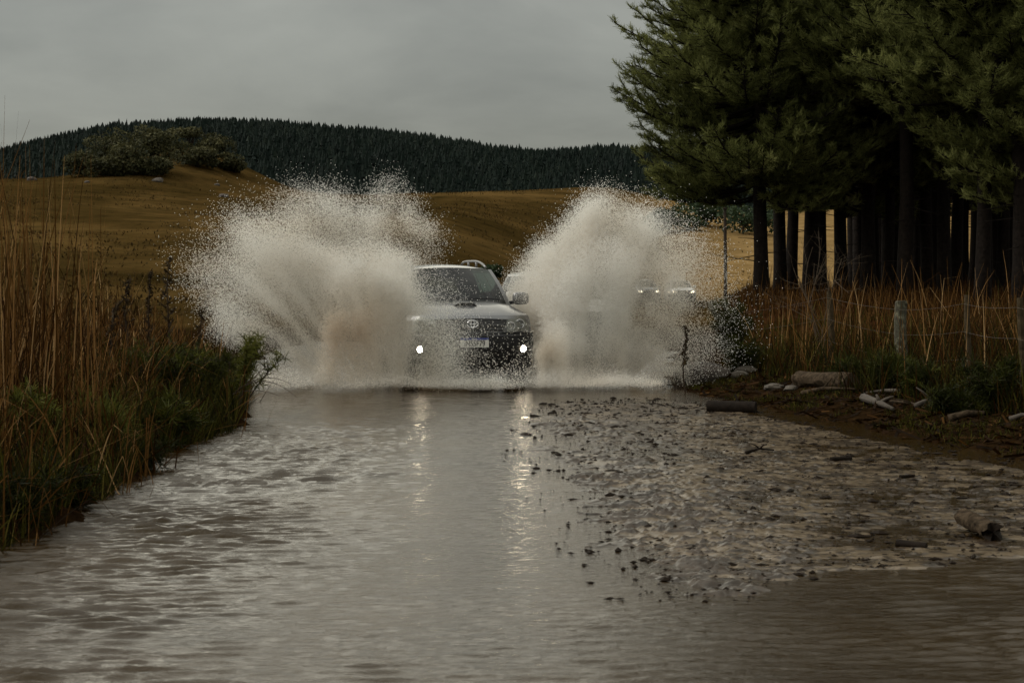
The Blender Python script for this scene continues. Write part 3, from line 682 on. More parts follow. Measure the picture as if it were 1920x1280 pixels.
# --- bank on the pine side
def dR(X, Y): return X - edgeR(Y)
n = 30000; X, Y = clumped(rng, n, lambda y: edgeR(y) + 1.1, lambda y: edgeR(y) + 7.0, 18.5, 37, 420, 0.14)
H = rng.gamma(5, 0.118, n) * np.interp(Y, [24, 30, 34], [1, 0.72, 0.5]) * np.interp(dR(X, Y), [0.9, 1.6, 3], [0.45, 0.9, 1.1]); k = dR(X, Y) > 0.8
a = np.where(Y > 29, rng.beta(2.4, 2.4, n), rng.beta(1.8, 3.2, n))
gr = rng.random(n) < np.interp(dR(X, Y), [0.8, 2.4, 5], [0.72, 0.62, 0.30])
tag(blades('dry_meadow_grass', X[k & ~gr], Y[k & ~gr], H[k & ~gr], rng, M_dry, 0.012, 0.24, 0.85, a=a[k & ~gr] * .85, kink=0.28), 'rusty dry grass between the wire fence and the pines', 'grass', kind='stuff')
tag(blades('green_meadow_grass', X[k & gr], Y[k & gr], H[k & gr] * 0.82, rng, M_green, 0.013, 0.3, 1.0, a=a[k & gr], kink=0.12), 'rank green grass along the foot of the wire fence', 'grass', kind='stuff')
n = 240; X, Y = clumped(rng, n, lambda y: edgeR(y) + 1.6, lambda y: edgeR(y) + 5.5, 21, 33, 60, 0.2)
tag(blades('tall_grass_stalks', X, Y, rng.uniform(0.9, 1.6, n), rng, M_dry, 0.012, 0.2, 0.25, a=rng.uniform(0.6, 1.0, n), kink=0.18), 'single pale grass stalks rising against the black plantation', 'grass', kind='stuff')
n = 30000; Y = rng.uniform(15, 30, n); X = edgeR(Y) + 0.05 + 2.2 * rng.uniform(0, 1, n) ** 1.1
c = fbm(X * 1.6, Y * 1.6, 77, 3); k = rng.random(n) < sstep(0.40, 0.60, c)
tag(blades('shore_grass', X[k], Y[k], rng.uniform(0.03, 0.13, n)[k], rng, M_green, 0.010, 0.5, 0.9, a=rng.beta(2, 2.6, n)[k]), 'short olive grass on the muddy shore below the wire fence', 'grass', kind='stuff')
n = 20000; D = rng.uniform(38, 60, n); X = D * rng.uniform(0.105, 0.28, n)
tag(blades('forest_edge_grass', X, D, rng.gamma(5, 0.055, n), rng, M_dry, 0.016, 0.2, 0.6, a=rng.beta(2, 3.4, n)), 'short reddish dead grass at the feet of the pine trunks', 'grass', kind='stuff')

n = 42000; Y = rng.uniform(66, 236, n) ; X = rng.uniform(-0.27, 0.12, n) * Y
c = fbm(X * 0.16, Y * 0.09, 83, 4) + 0.35 * fbm(X * 0.9, Y * 0.5, 84, 2); k = rng.random(n) < sstep(0.50, 0.95, c)
tag(blades('meadow_tussocks', X[k], Y[k], rng.uniform(0.06, 0.26, n)[k], rng, M_tus, 0.10, 0.5, 0.6, a=rng.beta(2, 2.4, n)[k]), 'low withered tussocks scattered over the brown meadow slope', 'grass', kind='stuff')
n = 4200; Y = rng.uniform(15, 29, n); X = edgeR(Y) + 2.6 * rng.uniform(-0.03, 1, n)
mbl = MB(); ang = rng.uniform(0, 6.28, n); ll = rng.gamma(1.6, 0.035, n) + 0.015; zz = height(X, Y) + 0.012; wq = rng.uniform(0.006, 0.018, n)
dv = np.stack([np.cos(ang), np.sin(ang), rng.normal(0, 0.25, n)], -1) * ll[:, None]; pv = np.stack([-np.sin(ang), np.cos(ang), rng.normal(0, .5, n)], -1) * wq[:, None]; c0 = np.stack([X, Y, zz], -1)
mbl.add(np.stack([c0 - dv - pv, c0 + dv - pv, c0 + dv + pv, c0 - dv + pv], 1), Q=np.arange(4 * n).reshape(n, 4), a=np.repeat(rng.beta(1.0, 5.5, n), 4))
tag(mbl.build('wood_litter', M_dry), 'dark bark chips and twigs littering the muddy shore', 'litter', kind='stuff')

# --- single plants
def feathery(name, loc, hgt, wdt, rng, n_st=9, mat=M_herb, ln=0.16, wd=0.012, lean=(0, 0), bare=0.35, n_t=9, a0=0.5, tn=16):
    """shrub of thin stems carrying radiating tufts of narrow leaves"""
    root = empty(name, loc); st = MB(); P = []; Dv = []; A = []; n_t = int(n_t * 2.2); ln *= 0.62; wd *= 0.75; n_st = int(n_st * 1.3)
    for i in range(n_st):
        a = rng.uniform(0, 6.28); rr = wdt * 0.5 * math.sqrt(rng.uniform(0.02, 1)); h = hgt * rng.uniform(0.55, 1.0) * (1 - 0.3 * rr / wdt)
        tip = np.array([rr * cos(a) + lean[0], rr * sin(a) + lean[1], h]); s = np.linspace(0, 1, 7)
        Q = np.stack([tip[0] * s ** 1.5, tip[1] * s ** 1.5, h * (s * 1.15 - 0.15 * s * s)], -1) + np.array([rng.normal(0, .03), rng.normal(0, .03), -0.08])
        st.tube(Q, 0.010 * (1 - 0.7 * s) * (0.6 + hgt * .5), 5, caps=False)
        for j in range(n_t):
            t = bare + (1 - bare) * (j + 1) / n_t; c = np.array([np.interp(t, s, Q[:, q]) for q in range(3)])
            di = rng.normal(size=3) * 0.8 + np.array([0, 0, 0.6]); l = rng.uniform(0.04, 0.16) * (0.6 + wdt * 0.5); e = c + di / np.linalg.norm(di) * l
            st.tube([c, e], [0.004, 0.002], 4, caps=False); P.append(e); Dv.append(di); A.append(a0 + rng.normal(0, 0.14) + 0.2 * (t - .6))
    st.build('stems', M_stem, root, smooth=True)
    lf = MB(); tufts(lf, np.array(P), np.array(Dv), rng, tn, ln, wd, 0.85, a=np.array(A)); lf.build('leaves', mat, root)
    return root

rng = np.random.default_rng(67)
def gp(x, D): X = (x - 960) * D / FPX; return (X, D, ground_z(X, D))
PL = [ # x, D, height, width, stems, label, kwargs
    (444, 22.5, 1.15, 0.62, 6, 'feathery green shrub leaning over the water in front of the spray', dict(lean=(0.26, 0), bare=0.5, ln=0.15, n_t=9, a0=0.82, tn=12)),
    (300, 20.0, 0.72, 0.95, 30, 'dense dark green bush below the seed head weeds', dict(bare=0.1, ln=0.12, a0=0.50)),
    (378, 21.5, 0.62, 0.75, 20, 'dark bush between the dense bush and the leaning feathery shrub', dict(bare=0.1, ln=0.12, a0=0.44)),
    (430, 23.3, 0.34, 0.45, 12, 'low green tuft at the waterline under the leaning shrub', dict(bare=0.0, ln=0.16, a0=0.45)),
    (310, 18.3, 0.42, 0.55, 14, 'bright green herb low on the bank with long pale leaves', dict(bare=0.1, ln=0.20, wd=0.014, a0=0.55)),
    (180, 16.2, 0.46, 0.42, 14, 'bright green grassy tuft near the middle of the reed bank', dict(bare=0.0, ln=0.30, wd=0.008, a0=0.85, n_t=5)),
    (62, 15.0, 0.62, 0.34, 12, 'pale green plume shaped herb among the reeds', dict(bare=0.2, ln=0.12, a0=0.85)),
    (240, 16.2, 0.28, 0.7, 16, 'dark low bush overhanging the water below the bright tuft', dict(bare=0.0, ln=0.16, a0=0.25)),
    (110, 13.4, 0.30, 0.7, 18, 'dark leafy clump at the water edge nearest the camera', dict(bare=0.0, ln=0.13, a0=0.25)),
    (25, 12.2, 0.34, 0.6, 16, 'small dark clump where the reed bank leaves the picture', dict(bare=0.0, ln=0.12, a0=0.27))]
for (x, D, h, wd_, ns, lab, kw) in PL:
    tag(feathery('bank_plant', gp(x, D), h, wd_, rng, ns, **kw), lab, 'plant', 'green plants on the reed bank')
PR = [(1392, 28.5, 0.62, 0.7, 16, 'green bush at the foot of the rusty grass beside the spray', dict(bare=0.05, ln=0.15, a0=0.42)),
      (1372, 33.0, 1.05, 0.9, 16, 'taller green bush under the thin dark pole', dict(bare=0.15, ln=0.16, a0=0.42)),
      (1668, 24.0, 0.52, 0.5, 14, 'green clump just before the mossy stout fence post', dict(bare=0.0, ln=0.22, a0=0.5)),
      (1725, 22.6, 0.50, 0.5, 14, 'green clump between the mossy post and the next thin stake', dict(bare=0.0, ln=0.2, a0=0.42)),
      (1590, 25.0, 0.36, 0.5, 12, 'low green clump right behind the big log', dict(bare=0.0, ln=0.18, a0=0.36)),
      (1870, 20.2, 0.62, 0.6, 16, 'dark leafy clump at the outer end of the fence', dict(bare=0.0, ln=0.18, a0=0.3)),
      (1790, 20.5, 0.32, 0.6, 14, 'low dark clump on the shore before the thin stake', dict(bare=0.0, ln=0.15, a0=0.3))]
for (x, D, h, wd_, ns, lab, kw) in PR:
    tag(feathery('shore_plant', gp(x, D), h, wd_, rng, ns, **kw), lab, 'plant', 'green plants along the fence')

M_seed = leafy('seed_heads', [(0.0, (0.010, 0.007, 0.004)), (0.6, (0.028, 0.018, 0.010)), (1.0, (0.06, 0.045, 0.02))], 0.8, 0.1, 0.1)
def weed(name, loc, hgt, rng, n_br=9, mat=M_seed, spread=0.14, lean=0.0):
    """upright dead weed: a stem with short side twigs ending in dark clusters"""
    root = empty(name, loc); st = MB(); P = []; Dv = []
    s = np.linspace(0, 1, 8); Q = np.stack([lean * s ** 2 + 0.02 * np.sin(s * 7 + rng.uniform(0, 6)), 0.02 * np.sin(s * 6), hgt * s - 0.05], -1)
    st.tube(Q, 0.010 * (1 - 0.7 * s) + 0.002, 5, caps=False)
    for j in range(n_br):
        t = 0.42 + 0.58 * (j + 0.6) / n_br; c = np.array([np.interp(t, s, Q[:, q]) for q in range(3)])
        a = rng.uniform(0, 6.28); di = np.array([cos(a), sin(a), rng.uniform(0.6, 1.4)]); di /= np.linalg.norm(di); l = spread * rng.uniform(0.4, 1.2) * (1.2 - t * .6)
        e = c + di * l; st.tube([c, (c + e) / 2 - [0, 0, .01], e], [0.005, 0.004, 0.003], 4, caps=False)
        for q in (0.45, 0.75, 1.0): P.append(c + di * l * q); Dv.append(di)
    P.append(Q[-1]); Dv.append(np.array([0, 0, 1.0]))
    st.build('stem', M_stem, root, smooth=True)
    lf = MB(); tufts(lf, np.array(P), np.array(Dv), rng, 7, 0.042, 0.013, 0.9); lf.build('seed_heads', mat, root)
    return root
for (x, D, ytop, ln, lab) in [(312, 22, 476, 0.05, 'tallest dark weed with a leaning seed head before the spray'), (282, 22.5, 502, -0.02, 'dark weed close beside the tallest one, slightly shorter'),
                          (236, 21.5, 515, 0.03, 'dark weed with a flat seed head midway between the reeds and the tall weed pair'), (205, 20.5, 560, 0.08, 'short dark weed nearest the reeds among the seed head weeds'),
                          (372, 23.0, 575, 0.02, 'thin dark weed rising just behind the leaning feathery shrub')]:
    l = gp(x, D); tag(weed('seed_head_weed', l, px(0, ytop, D)[2] - l[2], rng, 13, lean=ln), lab, 'weed', 'dead weeds with seed heads')
l = gp(1284, 26.6); tag(weed('lone_weed', (l[0], l[1], l[2]), px(0, 606, 26.6)[2] - l[2], rng, 12, spread=0.10), 'lone thin weed standing on the muddy point beside the spray', 'weed')

def bare_shrub(name, loc, hgt, wdt, rng, n=7, r=0.010, mat=M_stem):
    mb = MB()
    def grow(p, d, l, rad, dep):
        s = np.linspace(0, 1, 5); bend = rng.normal(0, 0.16, 3) * l
        Q = p + d * (l * s)[:, None] + bend * (s ** 2)[:, None]; mb.tube(Q, rad * (1 - 0.6 * s), 4, caps=False)
        if dep == 0: return
        for q in range(rng.integers(2, 5)):
            t = rng.uniform(0.35, 1.0); c = p + d * l * t + bend * t * t; nd = d + rng.normal(0, 0.55, 3); nd /= np.linalg.norm(nd)
            grow(c, nd, l * rng.uniform(0.4, 0.7), rad * 0.55, dep - 1)
    for i in range(n):
        a = rng.uniform(0, 6.28); d = np.array([cos(a) * wdt, sin(a) * wdt, 1.0]); d /= np.linalg.norm(d); grow(np.array([rng.normal(0, .04), rng.normal(0, .04), -0.05]), d, hgt * rng.uniform(0.45, 0.75), r, 3)
    return mb.build(name, mat, smooth=True, loc=loc)
M_twig = simple('bare_twigs', (0.075, 0.055, 0.036), 0.85, spec=0.2)
tag(bare_shrub('bare_shrub', gp(1538, 31), 1.9, 0.35, rng, 5, 0.010, M_twig), 'dead leafless shrub in front of the thick pine trunk', 'shrub')
tag(bare_shrub('bare_shrub', gp(1268, 27.4), 0.42, 0.9, rng, 10, 0.006), 'small leafless scrub on the muddy point around the lone weed', 'shrub')

# arching dead stalks over the water
mb = MB(); b0 = np.array(gp(436, 22.3)) + [0, 0, 0.12]
for tipx, tipy, D, mid in [(556, 745, 21.6, 0.16), (545, 720, 21.8, 0.12), (523, 742, 21.4, 0.05), (480, 712, 21.9, 0.02)]:
    t = px(tipx, tipy, D); s = np.linspace(0, 1, 9)[:, None]; Q = b0 * (1 - s) + t * s; Q[:, 2] += mid * 4 * (s * (1 - s))[:, 0]
    mb.tube(Q, 0.006 * (1 - 0.6 * s[:, 0]), 5, caps=False)
tag(mb.build('arching_stalks', M_stem, smooth=True), 'dead grass stalks arching from the leaning shrub down to the water', 'stalks')

# ------------------------------------------------------------------ logs, driftwood, stones
M_log = simple('log_bark', (0.040, 0.029, 0.019), 0.9, spec=0.03, vary=0.8, nscale=16, bump=1.0)
M_end = simple('sawn_wood', (0.040, 0.024, 0.014), 0.8, vary=0.4, nscale=18, bump=0.3)
M_wetsoil = simple('wet_soil', (0.010, 0.006, 0.003), 0.6, spec=0.08)
M_wet = simple('wet_log', (0.010, 0.007, 0.005), 0.7, spec=0.06, vary=0.4, nscale=14, bump=0.7)
M_pale = simple('weathered_wood', (0.045, 0.034, 0.024), 0.85, vary=0.45, nscale=16, bump=0.5)
def log(name, A, B, r, rng, mat, endm=None, taper=0.9, n=14, lump=0.10, broken=0.0):
    A = np.array(A, float); B = np.array(B, float); k = 12; s = np.linspace(0, 1, k)
    t = (B - A) / np.linalg.norm(B - A); u = np.cross(t, [0, 0, 1.0]); u /= np.linalg.norm(u) + 1e-9; v = np.cross(u, t)
    th = np.arange(n) * 2 * pi / n; sd = rng.uniform(0, 99)
    Th, Sx = np.meshgrid(th, s); rad = r * (1 - (1 - taper) * Sx) * (1 - lump + 2 * lump * fbm(np.cos(Th) * 1.6 + sd, Sx * 4 + np.sin(Th) * 1.6, 3, 3))
    C = A + (B - A) * s[:, None]; off = (Sx + broken * (vnoise(Th * 2.2, Sx * 0 + sd, 5) - 0.5) * (Sx < 0.01)) if broken else Sx
    P = A + (B - A) * off[..., None] + rad[..., None] * (np.cos(Th)[..., None] * u + np.sin(Th)[..., None] * v)
    mb = MB(); mb.grid(P.transpose(1, 0, 2), closed_u=True)
    root = mb.build(name, mat, smooth=True, sharp=40)
    for e, q in ((0, 0), (1, -1)):
        c = P[q].mean(0); R_ = P[q]; Vv = np.vstack([R_, c + (R_ - c) * 0.5, [c]]); i = np.arange(n); j = (i + 1) % n
        T = [[a_, b_, n + b_] for a_, b_ in zip(i, j)] + [[a_, n + b_, n + a_] for a_, b_ in zip(i, j)] + [[n + a_, n + b_, 2 * n] for a_, b_ in zip(i, j)]
        mk('cut_end', Vv, [np.array(T)], endm or mat, root)
    return root
rng = np.random.default_rng(77)
def at_ground(x, y): return np.array(hit(x, y, 6, 60))
def wat(x, y): D = CAMH * FPX / (y - HZ); return px(x, y, D)
g = gp(1545, 24.6); g2 = px(1497, 706, 25.3); g3 = px(1596, 708, 23.9)
tag(log('fallen_log', g3 - [0, 0, .05], g2 - [0, 0, .03], 0.105, rng, M_log, M_end, lump=0.30), 'big weathered log lying on the bank before the green grass', 'log')
a_ = wat(1328, 771); c_ = wat(1418, 773)
tag(log('wet_log', a_ + [0, 0, 0.045], c_ + [0, 0, 0.045], 0.082, rng, M_wet, taper=1.0, lump=0.05), 'short black square cut log lying in the shallow water at the mud edge', 'log')
a_ = wat(1853, 1012); 
tag(log('broken_log', a_ + [0.03, -0.05, 0.05], a_ + [-0.05, 0.42, 0.085], 0.062, rng, M_log, M_wet, lump=0.25, broken=0.4), 'short broken log with a charred hollow end at the edge of the dark pool', 'log')
a_ = wat(1684, 1025); c_ = wat(1740, 1029)
tag(log('wood_chunk', a_ + [0, 0, 0.015], c_ + [0, 0, 0.01], 0.025, rng, M_wet, lump=0.15), 'flat black piece of wood half sunk beside the broken log', 'wood')
for (x0, y0, x1, y1, r, lab) in [(1559, 866, 1597, 864, 0.020, 'small black stick end lying in the middle of the mud bar'), (1690, 899, 1716, 897, 0.014, 'tiny dark chip of wood farther out on the mud bar')]:
    tag(log('wood_chunk', wat(x0, y0) + [0, 0, .02], wat(x1, y1) + [0, 0, .02], r, rng, M_wet, lump=0.2), lab, 'wood')
def stick(name, pts, r, mat, lab, br=()):
    mb = MB(); P = np.array(pts); s = np.linspace(0, 1, len(P)); mb.tube(P, r * (1 - 0.6 * s), 7)
    for (i, v, l) in br:
        q = P[i]; v = np.array(v, float); mb.tube([q, q + v * l * .5 + [0, 0, .01], q + v * l], [r * .55, r * .4, r * .2], 5)
    return tag(mb.build(name, mat, smooth=True), lab, 'driftwood', 'driftwood on the muddy shore')
def gpts(L_, dz=0.03): return [at_ground(x, y) + [0, 0, dz + (0.02 if i % 2 else 0)] for i, (x, y) in enumerate(L_)]
stick('driftwood', gpts([(1505, 741), (1545, 736), (1580, 733), (1612, 738)]), 0.030, M_log, 'curved dark branch on the shore just below the big log', [(1, (0.4, 0, 0.5), 0.25), (2, (-.3, .2, .6), .2)])
stick('driftwood', gpts([(1690, 738), (1660, 740), (1620, 742)]), 0.030, M_pale, 'pale straight branch pointing along the shore toward the fence')
stick('driftwood', gpts([(1718, 771), (1745, 762), (1770, 756)], 0.06), 0.030, M_pale, 'forked pale branch sticking up on the shore', [(1, (-.6, 0, .5), .25), (1, (.5, .2, .4), .3), (2, (.3, 0, .7), .15)])
stick('driftwood', gpts([(1668, 757), (1710, 764), (1735, 770)]), 0.018, M_log, 'thin dark crossed stick behind the forked branch', [(1, (-.7, 0.1, .15), .3)])
stick('driftwood', gpts([(1780, 795), (1815, 788), (1848, 783)], 0.05), 0.045, M_log, 'thick bark covered branch lying by the outer shore')
stick('driftwood', gpts([(1895, 794), (1918, 790), (1945, 788)], 0.04), 0.030, M_pale, 'pale branch cut off by the edge of the picture')
stick('driftwood', gpts([(1620, 752), (1650, 766), (1676, 774)], 0.04), 0.050, M_pale, 'stripped whitish root lying across the wet shore', [(1, (.5, -.1, .25), .3), (1, (-.2, .1, .6), .16)])
stick('driftwood', [wat(1400, 853) + [0, 0, .02], wat(1425, 851) + [0, 0, .045], wat(1452, 848) + [0, 0, .02]], 0.016, M_wet, 'black twig curled on top of the mud bar', [(1, (-.6, 0, .35), .12), (1, (.5, .1, .3), .14)])
for (x, y, dm, mt, lab) in [(1362, 703, 0.30, M_rock, 'pale stone at the point just behind the lone weed'), (1386, 707, 0.22, M_rock, 'smaller pale stone touching the muddy point'), (1400, 699, 0.24, M_rock, 'flat pale stone nearest the rusty grass'),
                            (1452, 729, 0.19, M_rock, 'angular grey stone on the shore between the point and the big log'), (1483, 731, 0.14, M_rock, 'half buried grey stone before the big log'), (1318, 712, 0.62, M_rockd, 'dark hump of earth and stone right beside the lone weed'),
                            (1500, 726, 0.18, M_rock, 'small grey stone tucked under the big log')]:
    p = at_ground(x, y); tag(rock('stone', (p[0], p[1], p[2] + dm * 0.10), (dm * 1.3, dm, dm * 0.62), rng, mt), lab, 'stone', 'stones on the muddy point')
# loose twigs, chips and small clods washed along the mud bar: far too many to count
mb = MB(); n = 5200; Y = rng.uniform(9.6, 25.5, n); X = np.interp(Y, BARY, BAR0) + rng.uniform(-0.1, 1, n) * (np.interp(Y, BARY, BAR1) - np.interp(Y, BARY, BAR0))
kk = rng.random(n) < bar_mask(X, Y); X = X[kk]; Y = Y[kk]
ico = np.array([[1, 0, 0], [-1, 0, 0], [0, 1, 0], [0, -1, 0], [0, 0, 1], [0, 0, -1]], float); it = np.array([[0, 2, 4], [2, 1, 4], [1, 3, 4], [3, 0, 4], [2, 0, 5], [1, 2, 5], [3, 1, 5], [0, 3, 5]])
for X_, Y_ in zip(X, Y):
    s_ = rng.gamma(1.0, 0.006) + 0.004; s_ = min(s_, .032); lg = rng.uniform(0.8, 2.6)
    mb.add((ico * rng.uniform(0.6, 1.3, (6, 1)) * np.array([s_ * lg, s_ * rng.uniform(.7, 1.2), s_ * .55])) @ rotz(rng.normal(0, 0.6)).T + [X_, Y_, 0.006], T=it)
tag(mb.build('mud_debris', M_wetsoil), 'dark chips and bits of clod strewn over the mud bar', 'debris', kind='stuff')

# ------------------------------------------------------------------ wire fence
M_post = simple('fence_wood', (0.045, 0.034, 0.020), 0.9, spec=0.04, vary=0.5, nscale=15, bump=0.6)
M_moss, nt, b, o = mat_new('mossy_wood'); n1 = noise(nt, 16, 5, 0.65, objco(nt))
r1 = ramp(nt, [(0.35, (0.016, 0.014, 0.008)), (0.54, (0.045, 0.043, 0.024)), (0.66, (0.15, 0.145, 0.10))]); nt.links.new(n1.outputs[0], r1.inputs[0]); nt.links.new(r1.outputs[0], b.inputs['Base Color']); b.inputs['Roughness'].default_value = 0.95
M_wire = simple('rusty_wire', (0.05, 0.036, 0.026), 0.7, metal=0.2)
fence = tag(empty('wire_fence', (5.0, 26, 0.3)), 'old wire fence with four wooden posts in the grass before the pines', 'fence')
inv = np.array([5.0, 26, 0.3]); tops = []
for (x, yt, D, r, mt, lab) in [(1558, 545, 30.0, 0.050, M_post, None), (1691, 566, 26.0, 0.085, M_moss, 'stout mossy post'), (1816, 553, 23.0, 0.036, M_post, None), (1916, 558, 20.6, 0.036, M_post, None)]:
    t = px(x, yt, D); g = ground_z(t[0], D) - 0.3; s = np.linspace(0, 1, 7)
    P = np.stack([t[0] + 0.02 * np.sin(s * 5 + x), np.full(7, D), g + (t[2] - g) * s], -1) - inv; mb = MB(); mb.tube(P, r * (1.05 - 0.12 * s), 9)
    if lab: mb.box(P[-1] + [0.01, 0, -0.01], (r * 1.5, r * 1.5, 0.05))
    po = mb.build('post', mt, fence, smooth=True, sharp=40); tops.append((P[-1], r))
    if lab: po['label'] = lab
ends = [np.array(px(1395, 575, 35.0)) - inv] + [t for t, _ in tops] + [np.array(px(2080, 575, 18.0)) - inv]
for dz in (-0.10, -0.42, -0.74):
    mb = MB(); Pw = []
    for A_, B_ in zip(ends[:-1], ends[1:]):
        for s_ in np.linspace(0, 1, 7)[:-1]: Pw.append(A_ * (1 - s_) + B_ * s_ + np.array([-0.045, -0.02, dz - 0.10 * s_ * (1 - s_)]))
    Pw.append(ends[-1] + [0, 0, dz]); mb.tube(Pw, 0.0019, 4, caps=False); mb.build('wire', M_wire, fence)
# ------------------------------------------------------------------ cars
M_silver = simple('silver_paint', (0.165, 0.168, 0.172), 0.30, metal=0.6, coat=0.8, vary=0.05, nscale=3)
M_white = simple('white_paint', (0.50, 0.50, 0.48), 0.3, coat=0.8)
M_dgrey = simple('grey_paint', (0.10, 0.11, 0.12), 0.3, metal=0.5, coat=0.8)
M_black = simple('black_plastic', (0.006, 0.006, 0.007), 0.55, spec=0.25, vary=0.3, nscale=30)
M_trim = simple('black_trim', (0.012, 0.012, 0.013), 0.38, spec=0.4)
M_gbar = simple('grille_grey', (0.035, 0.036, 0.038), 0.4)
M_chrome = simple('chrome', (0.75, 0.76, 0.78), 0.14, metal=1.0)
M_tyre = simple('tyre_rubber', (0.012, 0.011, 0.010), 0.85, spec=0.2, bump=0.3, nscale=60)
M_alloy = simple('alloy_rim', (0.32, 0.32, 0.33), 0.4, metal=0.8)
M_glass = glassy('car_glass', (0.40, 0.52, 0.47), 0.0)
M_lens = glassy('lamp_lens', (0.86, 0.88, 0.86), 0.05)
M_cabin = simple('cabin_fabric', (0.045, 0.043, 0.040), 0.85, spec=0.2)
M_plate = simple('plate_white', (0.62, 0.62, 0.60), 0.5)
M_plblue = simple('plate_blue', (0.025, 0.045, 0.22), 0.5)
M_ink = simple('plate_ink', (0.010, 0.010, 0.012), 0.5)
M_bulb = emit('lamp_light', (1.0, 0.86, 0.62), 45.0)
M_bulbfar = emit('far_lamp_light', (1.0, 0.84, 0.60), 6.0)
M_refl = simple('lamp_reflector', (0.20, 0.20, 0.185), 0.3, metal=0.6)
M_rail = simple('rail_metal', (0.22, 0.22, 0.225), 0.4, metal=0.7)
M_amber = simple('amber_lens', (0.40, 0.16, 0.03), 0.25)

ZL = np.array([.34, .40, .46, .54, .62, .70, .78, .84, .90, .97, 1.03, 1.075])
WL = np.array([.80, .855, .885, .900, .908, .910, .910, .900, .896, .892, .882, .862])
PL_ = np.array([.16, .07, .025, .0, -.012, -.012, .0, .045, .065, .085, .115, .165])
def wz(z): return np.interp(z, ZL, WL)
def nose(x, z):
    a = np.abs(x) / 0.9
    return np.interp(z, ZL, PL_) + 0.045 * a ** 2 + 0.25 * a ** 4.2

